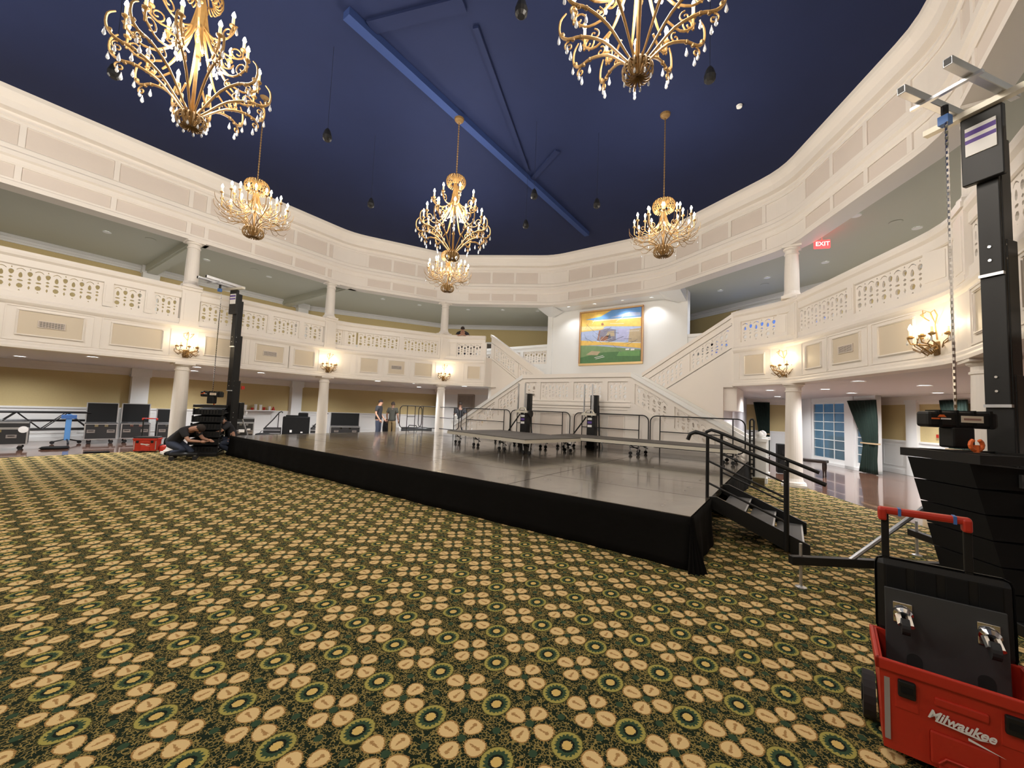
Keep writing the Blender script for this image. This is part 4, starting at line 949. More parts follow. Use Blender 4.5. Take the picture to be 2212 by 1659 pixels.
curtain('curtain', Matrix.Translation((-.75, 21.3, 0)) @ rotz(pi), .62, .42, 'narrow dark green curtain left of the window side column')
WT2 = Matrix.Translation((4.15, 16.2, 0)) @ rotz(atan2(8.32, -4.48)); curtain('curtain', WT2, .85, .6, 'dark green curtain half hidden behind the chain hoist')
# upper arched window glow behind the balcony
# wide arched window upstairs
T3 = Matrix.Translation((3.34, 15.46, 0)) @ rotz(atan2(4.24, -7.34)); aw = MB(); aw.T = T3; SC0, HW, SPR, RISE = 4.75, 2.45, 4.75, 1.26
n = 20; arc = [(SC0 - HW * cos(pi * k / n), SPR + RISE * sin(pi * k / n)) for k in range(n + 1)]; pts = [(SC0 - HW, 3.6)] + arc + [(SC0 + HW, 3.6)]
aw.add([(x, .02, z) for x, z in pts], [tuple(range(len(pts)))], mat('dusk_window', (.1, .2, .6), .2, emit=(.12, .27, .85), es=.55))
o = struct(aw, 'window_2'); aw2 = MB(); aw2.T = T3; aw2.tube([(x, .05, z + .06) for x, z in pts], .10, WHITE, 6); aw2.build('window_frame', o)
for k in range(1, 8):
    x = -HW + HW * 2 * k / 8; q = MB(); q.T = T3; q.tube([(SC0 + x, .05, 3.62), (SC0 + x, .05, SPR + RISE * (1 - (x / HW) ** 2) ** .5)], .02, WHITE, 4); q.build('glazing_bar', o)
for z in (4.1, 4.6, 5.1, 5.5):
    xx = HW if z < SPR else HW * (1 - ((z - SPR) / RISE) ** 2) ** .5; q = MB(); q.T = T3; q.tube([(SC0 - xx, .05, z), (SC0 + xx, .05, z)], .018, WHITE, 4); q.build('glazing_bar', o)
t = thing('swag_curtain', 'black swag curtain across the arched window above the balcony rail', 'curtain')
for (u0, u1, d0) in ((2.42, .9, .75), (.75, -.5, .55), (-.55, -2.3, .8)):
    m_ = MB(); m_.T = T3; vs = []; n = 12
    for i in range(n + 1):
        q = i / n; u = u0 + (u1 - u0) * q; z = SPR + RISE * (1 - min(1, abs(u) / HW) ** 2) ** .5 - .04; dd = d0 * (.12 + .88 * (1 - q) ** 1.6) * (1 + .08 * sin(i * 2.6)); vs += [(SC0 + u, .14, z), (SC0 + u, .17 + .03 * sin(i * 2), max(3.7, z - dd))]
    m_.add(vs, [(2 * i, 2 * i + 1, 2 * i + 3, 2 * i + 2) for i in range(n)], BLKM); d_ = m_.build('drape', t); sm = d_.modifiers.new('t', 'SOLIDIFY'); sm.thickness = .02

# ------------------------------------------------------------------ stage
ZS = .55
sg_ = thing('stage', 'large low portable stage with glossy dark deck panels and black cloth skirt', 'stage', (-13.07, 4.65, 0))
SW, SD = 12.2, 7.2
dp = MB(); dp.box(.007, 2.433, .007, 1.193, ZS - .06, ZS, DECK); dpm = dp.mesh('deck_panel')
for i in range(5):
    for j in range(6): link('deck_panel', dpm, sg_, (i * 2.44, j * 1.2, 0))
m_ = MB(); m_.box(.05, SW - .05, .05, SD - .05, ZS - .16, ZS - .062, BLKM); m_.build('substructure', sg_)
def skirt(p0, p1, name, parent, z=ZS, amp=.022, seed=1, flare=.03):
    random.seed(seed); p0 = V((*p0, 0)); p1 = V((*p1, 0)); d = p1 - p0; L_ = d.length; d.normalize(); nn = V((d.y, -d.x, 0)); n = int(L_ / .07); vs = []; fs = []; ph = [random.uniform(0, 6) for _ in range(5)]
    rows = 6
    for i in range(n + 1):
        s = L_ * i / n; w_ = .5 * sin(s * 3.1 + ph[0]) + .4 * sin(s * 1.3 + ph[1]) + .35 * sin(s * 7.7 + ph[2]) + .2 * sin(s * 15 + ph[3])
        for r in range(rows + 1):
            q = r / rows; sl_ = .25 * sin(s * 2.2 + q * 3 + ph[4]); p = p0 + d * s + nn * (.006 + (amp * (w_ + sl_) + flare) * q ** 1.1 + .01)
            vs.append((p.x, p.y, z - .004 - (z - .004) * q))
    for i in range(n):
        for r in range(rows): a = i * (rows + 1) + r; fs.append((a, a + 1, a + rows + 2, a + rows + 1))
    mb = MB(); mb.add(vs, fs, CLOTH); o = mb.build(name, parent, smooth=True); sm = o.modifiers.new('thick', 'SOLIDIFY'); sm.thickness = .006; return o
skirt((0, 0), (SW, 0), 'skirt', sg_, seed=3); skirt((0, SD), (0, 0), 'skirt', sg_, seed=5)
skirt((SW, 0), (SW, 1.25), 'skirt', sg_, seed=8, amp=.05, flare=.05); skirt((SW, 2.75), (SW, SD), 'skirt', sg_, seed=9, amp=.03)
# gathered corner of the cloth
vs = []; mb = MB()
for r in range(9):
    q = r / 8; z = ZS - .005 - (ZS - .005) * q
    for k in range(17):
        a = -pi / 2 + pi / 2 * k / 16; f = .015 + .13 * q ** 1.3 + .03 * q * sin(k * 1.9); vs.append((SW + f * cos(a), f * sin(a), z))
mb.add(vs, [(r * 17 + k, r * 17 + k + 1, (r + 1) * 17 + k + 1, (r + 1) * 17 + k) for r in range(8) for k in range(16)], CLOTH); mb.build('skirt_corner', sg_, smooth=True)

# guard rails
def guard(x0, y0, rz, L_, label):
    t = thing('guard_rail', label, 'railing', (x0, y0, ZS), rz, 'black guard rails round the stage')
    r = .18; z0, z1 = .14, 1.05; pts = []
    for (cx_, cz, a0) in ((L_ - r, z1 - r, 0), (r, z1 - r, 90), (r, z0 + r, 180), (L_ - r, z0 + r, 270)):
        for k in range(6): a = R(a0 + k * 18); pts.append((cx_ + r * cos(a), 0, cz + r * sin(a)))
    m_ = MB(); m_.tube(pts, .0165, BLACK, 8, closed=True); m_.build('frame', t)
    for x in (.28 if L_ > 2 else .38, L_ - (.28 if L_ > 2 else .38)): m_ = MB(); m_.tube([(x, 0, -.45 if L_ > 2 else 0), (x, 0, z1)], .015, BLACK, 8); m_.build('upright', t)
    m_ = MB(); m_.tube([(.28 if L_ > 2 else .38, 0, .60), (L_ - (.28 if L_ > 2 else .38), 0, .60)], .013, BLACK, 8); m_.build('mid_rail', t)
for (x, wh) in ((-13.42, 'first along the back from the flight case side'), (-10.87, 'in front of the left stair flight'), (-8.42, 'behind the lift tower with round winch'), (-5.84, 'behind the right lift tower'), (-3.37, 'at the window side end, meeting the steps')):
    guard(x, 11.90, 0, 2.42, 'black stage guard rail, ' + wh)
guard(-13.02, 10.55, R(90), 1.18, 'short black tubular guard rail on the side edge of the stage near two standing men')
t = thing('folded_guard_rail', 'black slatted guard posts standing together at the rear corner of the stage by the newel', 'railing', (-.84, 11.75, .0)); t.scale = (1, 1, 1.08)
for k in range(2):
    m_ = MB(); y = .12 * k; m_.tube([(0, y, 0), (0, y, 1.45), (.02, y, 1.49), (.05, y, 1.5)], .02, BLACK, 8); m_.tube([(.09, y, 0), (.09, y, 1.45), (.07, y, 1.49), (.04, y, 1.5)], .02, BLACK, 8)
    for q in range(12): m_.box(0, .09, y - .008, y + .008, .1 + q * .11, .12 + q * .11, BLACK)
    m_.build('rail_frame', t)

# folding risers on the stage
def riser(x, y, rz, L_, W, n, label):
    t = thing('folding_riser', label, 'platform', (x, y, ZS), rz, 'low folding risers on the stage'); top = .38
    for i in range(n):
        a, b = L_ * i / n, L_ * (i + 1) / n
        m_ = MB(); m_.box(a + .01, b - .01, .01, W - .01, top - .02, top, RISER); m_.build('deck', t)
    for (a, b, c, d) in ((0, L_, 0, .045), (0, L_, W - .045, W), (0, .045, .045, W - .045), (L_ - .045, L_, .045, W - .045)):
        m_ = MB(); m_.box(a, b, c, d, top - .10, top - .021, RSTEEL); m_.build('edge_frame', t)
    for i in range(n + 1):
        for yy in (.25, W - .3):
            x_ = min(max(L_ * i / n, .2), L_ - .2); m_ = MB()
            m_.tube([(x_ - .13, yy, top - .1), (x_ - .1, yy, .09)], .014, ALU, 6); m_.tube([(x_ + .13, yy, top - .1), (x_ + .1, yy, .09)], .014, ALU, 6)
            m_.tube([(x_ - .15, yy + .03, .26), (x_ + .15, yy + .03, .14)], .012, BLACK, 6); m_.tube([(x_ - .11, yy, .2), (x_ + .11, yy, .2)], .012, BLACK, 6); lg = m_.build('leg', t)
            for q in (-.1, .1):
                m2 = MB(); m2.tube([(x_ + q, yy - .018, .045), (x_ + q, yy + .018, .045)], .045, RUBBER, 12); m2.tube([(x_ + q, yy, .045), (x_ + q, yy, .10)], .012, ALU, 6); m2.build('caster', lg)
riser(-8.35, 8.55, R(-13), 3.35, 2.1, 3, 'low folding riser with grey top and pale edge, the one nearer the flight cases')
riser(-5.72, 10.15, R(0), 4.75, 1.22, 2, 'long low folding riser with pale edge, at the window side of the stage')

# compact lift towers behind the risers
def lift(x, y, rz, label, plate_):
    t = thing('lift_tower', label, 'tower', (x, y, ZS), rz, 'compact black lift towers on the stage')
    m_ = MB(); m_.bbox(-.13, .13, -.12, .12, .02, .98, BLACK, .01); m_.box(-.16, .16, -.14, .14, 0, .05, BLACK); m_.build('mast', t)
    m_ = MB(); m_.bbox(-.09, .15, .02, .16, .98, 1.62, BLACK, .01); m_.box(-.03, .03, .0, .02, 1.05, 1.6, ALU); m_.build('inner_mast', t)
    for xx in (-.22, .05): m_ = MB(); m_.box(xx - .018, xx + .018, -.17, -.13, .95, 1.95, ALU); m_.build('fork', t)
    m_ = MB(); m_.box(-.28, .18, -.20, -.12, .98, 1.05, RSTEEL); m_.tube([(-.2, -.16, 1.05), (-.1, -.16, 1.14), (.06, -.16, 1.14), (.12, -.16, 1.05)], .025, RSTEEL, 6); m_.build('carriage', t)
    m_ = MB(); 
    for k in range(3): m_.box(-.10, .04, -.128, -.121, .62 + .11 * k, .69 + .11 * k, LABEL if k != 1 else PURP)
    m_.build('label', t)
    m_ = MB(); m_.tube([(.2, 0, 1.3), (.26, 0, 0)], .022, BLACK, 6); m_.tube([(-.16, -.1, .93), (-.75, -.15, .12)], .022, BLACK, 6); m_.tube([(.16, .08, .6), (.32, .12, 0)], .018, ALU, 6); m_.build('brace', t)
    if plate_: m_ = MB(); m_.tube([(.2, -.05, .95), (.25, -.05, .95)], .12, BLACK, 14); m_.build('winch', t)
lift(-5.05, 11.55, 0, 'compact black lift tower with two fork tubes, the one on the window side', False)
lift(-7.15, 10.95, 0, 'compact black lift tower with round winch, left one of the two on stage', True)

# stage steps with twin handrails
t = thing('stage_steps', 'black portable steps with tubular handrails against the window side of the stage', 'steps', (-.86, 5.95, 0))
Wd, Ln = 1.25, 1.05
for y in (0, Wd):
    m_ = MB(); n = 6; P = [(-.03, .56), (.06, .57), (Ln + .0, .16), (Ln + .0, .0), (Ln - .12, 0), (-.03, .42)]
    m_.add([(x, y - .02, z) for x, z in P] + [(x, y + .02, z) for x, z in P], [tuple(range(n)), tuple(range(n, 2 * n))[::-1]] + [(i, n + i, n + (i + 1) % n, (i + 1) % n) for i in range(n)], BLACK); m_.build('stringer', t)
for k in range(3):
    m_ = MB(); x0 = .08 + .31 * k; z = .40 - .135 * k; m_.box(x0, x0 + .30, .02, Wd - .02, z - .03, z, mat('tread_grip', (.10, .10, .10), .6)); m_.box(x0 + .28, x0 + .30, .02, Wd - .02, z - .031, z + .002, ALU); m_.build('tread', t)
for y in (.0, Wd):
    yy = y + (-.04 if y == 0 else .04)
    m_ = MB(); m_.tube([(-.30, yy, 1.30), (-.27, yy, 1.38), (-.20, yy, 1.415), (-.10, yy, 1.39), (Ln + .15, yy, .95 - .06)], .026, BLACK, 10); m_.build('handrail', t)
    for (x, z0, z1) in ((-.05, .45, 1.37), (.82, .05, 1.01)): m_ = MB(); m_.tube([(x, yy, z0), (x, yy, z1)], .022 if x < .5 else .028, BLACK, 8); m_.build('post', t)
    for dz in (.33, .62): m_ = MB(); m_.tube([(-.05, yy, 1.37 - dz), (.82, yy, 1.01 - dz)], .014, BLACK, 8); m_.build('mid_rail', t)

# ------------------------------------------------------------------ telescopic towers
def mast(x, y, rz, label, legs, s=1.0):
    t = thing('telescopic_tower', label, 'tower', (x, y, 0), rz, 'tall black telescopic towers'); t.scale = (s, s, 1)
    # local -x is the load side
    secs = [(.10, 2.15, .15, .13, 0.0), (.9, 3.5, .135, .12, -.045), (1.83, 4.55, .12, .11, -.09), (3.14, 4.75, .105, .10, -.13)]
    secs = [(q[0], q[1], q[2] * .85, q[3] * .8, q[4]) for q in secs]
    for (z0, z1, a, b, dx) in secs:
        m_ = MB(); m_.bbox(dx - a, dx + a * .6, -b, b, z0, z1, BLACK, .008); m_.box(dx - a - .006, dx + a * .4, -b - .006, b + .006, z0, z0 + .03, ALU)
        for q in (z0 + .16, z0 + .3): m_.tube([(dx - .03, -b - .012, q), (dx - .03, -b + .01, q)], .012, CHROME, 8); m_.tube([(dx - a - .012, 0, q), (dx - a, 0, q)], .012, CHROME, 8)
        m_.build('mast_section', t)
    m_ = MB(); m_.bbox(-.30, -.235, -.15, .15, 4.12, 4.84, BLACK, .01); m_.build('carriage', t)
    m_ = MB(); m_.box(-.312, -.30, -.11, .11, 4.42, 4.72, LABEL); m_.box(-.314, -.312, -.11, .11, 4.63, 4.68, PURP); m_.box(-.314, -.312, -.11, .11, 4.55, 4.59, PURP)
    m_.build('label', t)
    m_ = MB(); m_.box(-.36, -.28, -.42, .42, 4.84, 4.90, RSTEEL); m_.build('cross_tube', t)
    for yy in (-.17, .17):
        m_ = MB(); m_.bbox(-1.21, -.10, yy - .035, yy + .035, 4.90, 4.98, ALU, .006); m_.box(-1.214, -1.205, yy - .025, yy + .025, 4.91, 4.97, BLACK); m_.build('fork_arm', t)
    m_ = MB(); m_.box(-.90, -.86, -.26, .26, 4.87, 4.90, ALU); m_.build('crossbar', t)
    m_ = MB(); m_.tube([(-.62, .12, 4.9), (-.62, .12, 4.78)], .03, BLACK, 8); m_.box(-.66, -.58, .08, .16, 4.70, 4.79, BLUE); m_.build('beam_clamp', t)
    m_ = MB(); m_.bbox(-.22, .22, -.2, .2, .12, .28, BLACK, .01); m_.build('base', t)
    m_ = MB(); m_.bbox(.1, .26, -.1, .1, 1.0, 1.5, BLACK, .02); m_.tube([(.18, -.12, 1.3), (.18, -.2, 1.3), (.18, -.2, 1.12)], .014, CHROME, 6); m_.box(.1, .2, -.12, -.1, 1.9, 2.0, REDP); m_.build('winch', t)
    for k, (a, ln) in enumerate(legs):
        M = rotz(R(a)); m_ = MB(); m_.T = M; m_.bbox(.1, ln + .1, -.035, .035, .22, .30, BLACK, .006); o = m_.build('outrigger', t)
        m2 = MB(); m2.T = M; m2.tube([(ln, 0, .0), (ln, 0, .42)], .014, ALU, 8); m2.lathe([(.05, 0), (.05, .008), (.015, .02), (.015, .03)], ALU, 12, (ln, 0, 0)); m2.build('screw_foot', o)
        m2 = MB(); m2.T = M; m2.tube([(ln * .77, 0, .28), (.14, 0, 1.35)], .022, ALU if k < 2 else BLACK, 8); m2.build('brace', t)
    return t
mast(1.78, 6.05, R(53), 'tall black telescopic tower at the window side, in front of the nearest sconce', ((161, 2.05), (62, 1.15), (-75, .9), (0, 1.0)))
mast(-13.62, 4.86, R(107), 'tall black telescopic tower beside the far left corner of the stage', ((-10, .7), (75, .8), (150, .75)))

# line-array stacks with chain hoists
def array_stack(x, y, rz, label, n=6, s=1.0):
    t = thing('speaker_stack', label, 'speakers', (x, y, 0), rz, 'line array speaker stacks'); t.scale = (s,) * 3
    m_ = MB(); m_.bbox(-.42, .42, -.34, .34, .0, .1, BLACK, .01); m_.build('dolly', t)
    for q in ((-.33, -.27), (.33, -.27), (-.33, .27), (.33, .27)): m_ = MB(); m_.tube([(q[0], q[1] - .02, .05), (q[0], q[1] + .02, .05)], .05, RUBBER, 12); m_.build('caster', t)
    for k in range(n):
        z = .1 + k * .205; off = -.052 * k
        m_ = MB(); vs = [(x_ + off - (.052 if zz > .1 else 0), y_, z + zz - (.045 if zz > .1 and x_ > 0 else 0)) for zz in (.004, .199) for (x_, y_) in ((-.40, -.28), (.38, -.34), (.38, .34), (-.40, .28))]
        m_.add(vs, [(3, 2, 1, 0), (4, 5, 6, 7), (0, 1, 5, 4), (1, 2, 6, 5), (2, 3, 7, 6), (3, 0, 4, 7)], BLKM); c_ = m_.build('cabinet', t)
        m_ = MB()
        for i in range(7): m_.box(.38 + off, .386 + off, -.24 + i * .07, -.20 + i * .07, z + .03, z + .16, BLACK)
        m_.build('grille', c_)
        for yy in (-1, 1):
            m_ = MB(); x0, x1 = -.1 + off, .14 + off; y0 = .315 * yy
            hg = mat('handle_grey', (.045, .045, .045), .3); m_.tube([(x0, y0, z + .06), (x0, y0 + .05 * yy, z + .06), (x1, y0 + .05 * yy, z + .06), (x1, y0, z + .06)], .014, hg, 6); m_.box(x0 - .03, x1 + .03, min(y0, y0 + .02 * yy), max(y0, y0 + .02 * yy), z + .03, z + .135, hg); m_.box(x0, x1, min(y0, y0 + .022 * yy), max(y0, y0 + .022 * yy), z + .085, z + .115, CASEIN); m_.build('handle', c_)
            m_ = MB(); m_.box(.33 + off, .42 + off, .335 * yy - .012, .335 * yy + .012, z + .0, z + .19, BLACK)
            for q in (z + .04, z + .15): m_.tube([(.37 + off, .35 * yy, q), (.37 + off, .36 * yy, q)], .012, CHROME, 6)
            m_.build('rigging_plate', c_)
    zt = .1 + n * .205; off = -.052 * n
    m_ = MB()
    for (a, b, c, d) in ((-.40, .44, -.36, -.31), (-.40, .44, .31, .36), (-.40, -.35, -.31, .31), (.39, .44, -.31, .31), (-.1, -.04, -.31, .31)): m_.box(a + off, b + off, c, d, zt, zt + .075, BLACK)
    m_.build('top_frame', t)
    m_ = MB(); m_.tube([(-.07 + off, 0, zt + .06), (-.07 + off, 0, zt + .14)], .02, ORNG, 8)
    pts = [(-.07 + off + .05 * cos(R(a)), 0, zt + .14 + .05 * sin(R(a))) for a in range(-240, 61, 30)]; m_.tube(pts, .016, ORNG, 8); m_.build('hook', t)
    return t, zt, off
def hoist(x, y, z, rz, label, up_to, s=1.0):
    t = thing('chain_hoist', label, 'hoist', (x, y, z), rz, 'chain hoists above the speaker stacks'); t.scale = (s,) * 3
    m_ = MB(); m_.bbox(-.10, .10, -.09, .09, -.24, -.02, BLACK, .02); m_.build('chain_guide', t)
    m_ = MB(); m_.bbox(-.31, .31, -.085, .085, -.03, .14, BLACK, .03)
    for q in (-.2, -.05, .1, .24): m_.box(q - .012, q + .012, -.09, .09, -.025, .155, BLKM)
    m_.build('motor_body', t)
    m_ = MB(); m_.box(-.02, .17, -.092, -.086, .03, .10, mat('cream_label', (.75, .66, .52), .6)); m_.box(.0, .15, -.0935, -.092, .055, .075, mat('label_print', (.35, .2, .16), .6)); m_.build('label', t)
    m_ = MB(); m_.box(-.28, -.21, -.092, -.086, .055, .07, ORNG); m_.box(-.20, -.11, -.092, -.086, .055, .07, LABEL); m_.add([(-.23, -.091, .08), (-.15, -.091, .08), (-.17, -.091, .105), (-.21, -.091, .105)], [(0, 1, 2, 3)], ORNG); m_.build('maker_mark', t)
    m_ = MB(); L_ = up_to - z; n = int(L_ / .034)
    for k in range(n):
        zz = .15 + k * .034
        if k % 2: m_.box(-.014, .014, -.004, .004, zz, zz + .034, CHROME)
        else: m_.box(-.004, .004, -.014, .014, zz, zz + .034, CHROME)
    m_.build('load_chain', t)
    return t
array_stack(1.68, 5.44, R(30), 'tall stack of six black line array speakers beside the open red toolbox')
hoist(1.27, 5.42, 1.64, R(24), 'black chain hoist with orange mark hanging over the window side speaker stack', 4.88, .88)
array_stack(-13.45, 4.22, R(-30), 'stack of six black line array speakers on the carpet left of the stage corner', s=1.0)
hoist(-13.5, 4.26, 1.66, R(40), 'black chain hoist over the far left speaker stack', 4.85, .9)

# ------------------------------------------------------------------ red rolling toolboxes
def toolbox(x, y, rz, label, lid_open=True, s=(1, 1, 1)):
    t = thing('rolling_toolbox', label, 'toolbox', (x, y, 0), rz, 'red rolling toolboxes'); t.scale = s
    W_, D_, Z0, Z1 = .56, .40, .045, .44
    m_ = MB(); th = .012
    def wallp(poly_b, poly_t): m_.add(poly_b + poly_t, [(0, 1, 5, 4), (1, 2, 6, 5), (2, 3, 7, 6), (3, 0, 4, 7)], REDP)
    ob = [(-.0, 0, Z0), (W_, 0, Z0), (W_, D_, Z0), (0, D_, Z0)]; ot = [(-.015, -.015, Z1), (W_ + .015, -.015, Z1), (W_ + .015, D_ + .015, Z1), (-.015, D_ + .015, Z1)]
    ib = [(th, th, Z0 + th), (W_ - th, th, Z0 + th), (W_ - th, D_ - th, Z0 + th), (th, D_ - th, Z0 + th)]; it = [(0, 0, Z1), (W_, 0, Z1), (W_, D_, Z1), (0, D_, Z1)]
    m_.add(ob + ot, [(0, 1, 5, 4), (1, 2, 6, 5), (2, 3, 7, 6), (3, 0, 4, 7), (3, 2, 1, 0)], REDP); m_.add(ib + it, [(4, 5, 1, 0), (5, 6, 2, 1), (6, 7, 3, 2), (7, 4, 0, 3), (0, 1, 2, 3)], REDP)
    m_.add(ot + it, [(0, 1, 5, 4), (1, 2, 6, 5), (2, 3, 7, 6), (3, 0, 4, 7)], REDP); m_.build('tub', t)
    m_ = MB()
    for (a, b, c, d) in ((-.03, W_ + .03, -.03, -.008), (-.03, W_ + .03, D_ + .008, D_ + .03), (-.03, -.008, -.03, D_ + .03), (W_ + .008, W_ + .03, -.03, D_ + .03)): m_.bbox(a, b, c, d, Z1 - .045, Z1 + .004, REDP, .006)
    m_.build('rim', t)
    m_ = MB()   # ribs and lower recess on the front
    m_.bbox(.19, .37, -.022, -.002, .31, .345, REDP, .006); m_.bbox(.17, .40, -.014, .0, .06, .20, REDP, .01); m_.bbox(.20, .37, -.012, -.001, .045, .14, mat('red_plastic_recess', (.36, .018, .008), .5), .004)
    m_.tube([(.20, -.02, .075), (.225, -.024, .105), (.345, -.024, .105), (.37, -.02, .075)], .005, REDP, 6)
    for a in (.09, .45): m_.bbox(a - .045, a + .045, -.012, .0, .24, .38, REDP, .005)
    m_.build('front_moulding', t)
    for a in (.09, .45): m_ = MB(); m_.bbox(a - .034, a + .034, -.036, -.012, .30, .375, BLACK, .008); m_.box(a - .022, a + .022, -.040, -.036, .325, .35, BLKM); m_.build('latch', t)
    for a in (.005, W_ - .03): m_ = MB(); m_.box(a, a + .022, -.012, -.002, .09, .38, mat('grey_reflector', (.32, .29, .27), .5)); m_.build('edge_strip', t)
    g = text('Milwaukee', .052, LABEL, t, (.275, -.0215, .262), (R(90), R(4), 0), .0015, 'lettering', .35)
    m_ = MB(); m_.add([(x_, -.021, z_) for x_, z_ in ((.19, .250), (.37, .238), (.30, .226), (.42, .195), (.30, .215), (.345, .232), (.19, .244))], [(0, 1, 2, 5, 6), (2, 3, 4, 5)] if False else [(0, 1, 5, 6), (5, 1, 2), (2, 3, 4)], LABEL); m_.build('bolt_mark', t)
    for yy in (.33,):
        for xx in (-.05, W_ + .03):
            m_ = MB(); m_.tube([(xx - .02, yy, .115), (xx + .035, yy, .115)], .115, RUBBER, 20); m_.tube([(xx - .026, yy, .115), (xx - .02, yy, .115)], .04, BLKM, 12); m_.build('wheel', t)
    for xx in (.035, W_ - .18):
        m_ = MB(); m_.bbox(xx, xx + .035, D_ + .035, D_ + .06, .15, 1.05, BLACK, .004); m_.build('handle_post', t)
    m_ = MB(); m_.bbox(.02, W_ - .145, D_ + .015, D_ + .075, 1.045, 1.08, REDP, .012)
    for xx in (.02, W_ - .185): m_.bbox(xx, xx + .04, D_ + .01, D_ + .08, 1.01, 1.075, REDP, .01)
    for xx in (.13, .36): m_.box(xx - .02, xx - .006, D_ + .012, D_ + .078, 1.043, 1.082, BLUE)
    m_.build('pull_handle', t)
    if lid_open:
        m_ = MB(); M = Matrix.Translation((0, D_ + .0, Z1 - .02)) @ Matrix.Rotation(R(-3), 4, 'X'); m_.T = M
        m_.bbox(.0, W_, -.0, .05, 0, .40, BLACK, .04)
        for k in range(4): m_.bbox(.05 + k * .125, .14 + k * .125, -.008, .0, .22, .36, BLKM, .004)
        m_.build('lid', t)
    else:
        m_ = MB(); m_.bbox(-.02, W_ + .02, -.02, D_ + .02, Z1, Z1 + .05, BLACK, .015); m_.build('lid', t)
    return t
toolbox(.37, 2.76, R(-4), 'open red rolling toolbox with its black lid up', True, (.92, .90, 1.06))
toolbox(-14.98, 3.0, R(62), 'small closed red rolling toolbox on the carpet near the crouching worker', False, (.88, .88, .88))
t = thing('caster_plate', 'dark grey plate with two swivel casters leaning inside the open red toolbox', 'plate', (.37, 2.76, 0), R(-4))
m_ = MB(); M = Matrix.Translation((.035, .27, .10)) @ Matrix.Rotation(R(-5), 4, 'X'); m_.T = M; m_.bbox(0, .44, 0, .014, 0, .62, GREYM, .004)
for a in (.11, .36):
    m_.box(a - .03, a + .03, -.0015, 0, .20, .28, CASEIN); m_.tube([(a, -.001, .28), (a, .003, .28)], .03, CASEIN, 14)
m_.build('plate', t)
for a in (.07, .375):
    m2 = MB(); m2.T = M; m2.bbox(a - .038, a + .038, -.010, 0, .45, .555, CHROME, .003); m2.tube([(a, -.010, .505), (a, -.03, .50), (a, -.04, .495)], [.040, .040, .026], CHROME, 16); m2.tube([(a - .02, -.03, .50), (a - .014, -.085, .46)], .014, CHROME, 6); m2.tube([(a + .02, -.03, .50), (a + .026, -.085, .46)], .014, CHROME, 6); c_ = m2.build('caster_bracket', t)
    m3 = MB(); m3.T = M; m3.tube([(a - .014, -.085, .455), (a + .018, -.085, .455)], .04, RUBBER, 16); m3.build('caster_wheel', c_)

# ------------------------------------------------------------------ road cases, truss and clutter by the left wall
def flight_case(x, y, rz, L_, D_, Hc, label, lid='up', lidh=.62, cas=.14, extra=0):
    t = thing('road_case', label, 'case', (x, y, 0), rz, 'black road cases with metal edges')
    z0 = cas; z1 = cas + Hc
    m_ = MB(); m_.box(-L_ / 2, L_ / 2, 0, D_, z0, z1, CASE); m_.build('body', t)
    m_ = MB(); e = .025
    for xx in (-L_ / 2, L_ / 2 - e):
        for yy in (-.004, D_ - e + .004): m_.box(xx - .003, xx + e + .003, yy, yy + e, z0, z1, ALU)
    for zz in (z0, z1 - e):
        for yy in (-.006, D_ - e + .006): m_.box(-L_ / 2 - .003, L_ / 2 + .003, yy, yy + e, zz, zz + e, ALU)
        for xx in (-L_ / 2 - .005, L_ / 2 - e + .005): m_.box(xx, xx + e, 0, D_, zz, zz + e, ALU)
    m_.build('edging', t)
    for a in (-L_ * .3, L_ * .3):
        m_ = MB(); m_.box(a - .09, a + .09, -.012, 0, z0 + Hc * .42, z0 + Hc * .62, mat('case_handle_dish', (.22, .19, .17), .5)); m_.tube([(a - .06, -.02, z0 + Hc * .55), (a + .06, -.02, z0 + Hc * .55)], .01, BLACK, 6); m_.build('handle', t)
        m_ = MB(); m_.box(a * .5 - .04, a * .5 + .04, -.014, 0, z1 - .10, z1 - .03, CHROME); m_.build('latch', t)
    for a in (-L_ / 2 + .12, L_ / 2 - .12):
        for b in (.1, D_ - .1): m_ = MB(); m_.tube([(a, b - .02, .055), (a, b + .02, .055)], .055, RUBBER, 12); m_.box(a - .03, a + .03, b - .03, b + .03, .10, cas, ALU); m_.build('caster', t)
    if lid == 'up':
        m_ = MB(); m_.box(-L_ / 2, L_ / 2, D_ - .02, D_ + .14, z1 + .01, z1 + lidh, CASE); m_.box(-L_ / 2 + .03, L_ / 2 - .03, D_ - .03, D_ - .02, z1 + .04, z1 + lidh - .03, CASEIN)
        for (a, b, c, d) in ((-L_ / 2, L_ / 2, z1 + lidh - .02, z1 + lidh), (-L_ / 2, -L_ / 2 + .02, z1, z1 + lidh), (L_ / 2 - .02, L_ / 2, z1, z1 + lidh)): m_.box(a - .003, b + .003, D_ - .035, D_ + .145, c, d, ALU)
        m_.build('lid', t)
    elif lid == 'closed':
        m_ = MB(); m_.box(-L_ / 2, L_ / 2, 0, D_, z1 + .004, z1 + .16, CASE)
        for zz in (z1 + .004, z1 + .14):
            for yy in (-.006, D_ - e + .006): m_.box(-L_ / 2 - .003, L_ / 2 + .003, yy, yy + e, zz, zz + e, ALU)
        m_.build('lid', t)
    return t
def face(x, y): return atan2(y, x) - pi / 2 + pi if False else atan2(y, x) - pi / 2      # local -y towards the camera
flight_case(-18.0, 2.80, R(82), .74, .6, .50, 'open road case with tall square lid, nearest the truss', lidh=.66)
flight_case(-18.0, 3.62, R(82), .72, .6, .50, 'open road case with tall square lid, middle of the three by the pilaster', lidh=.66)
flight_case(-17.8, 4.50, R(80), .78, .6, .50, 'open road case with lower lid beside the round column', lidh=.50)
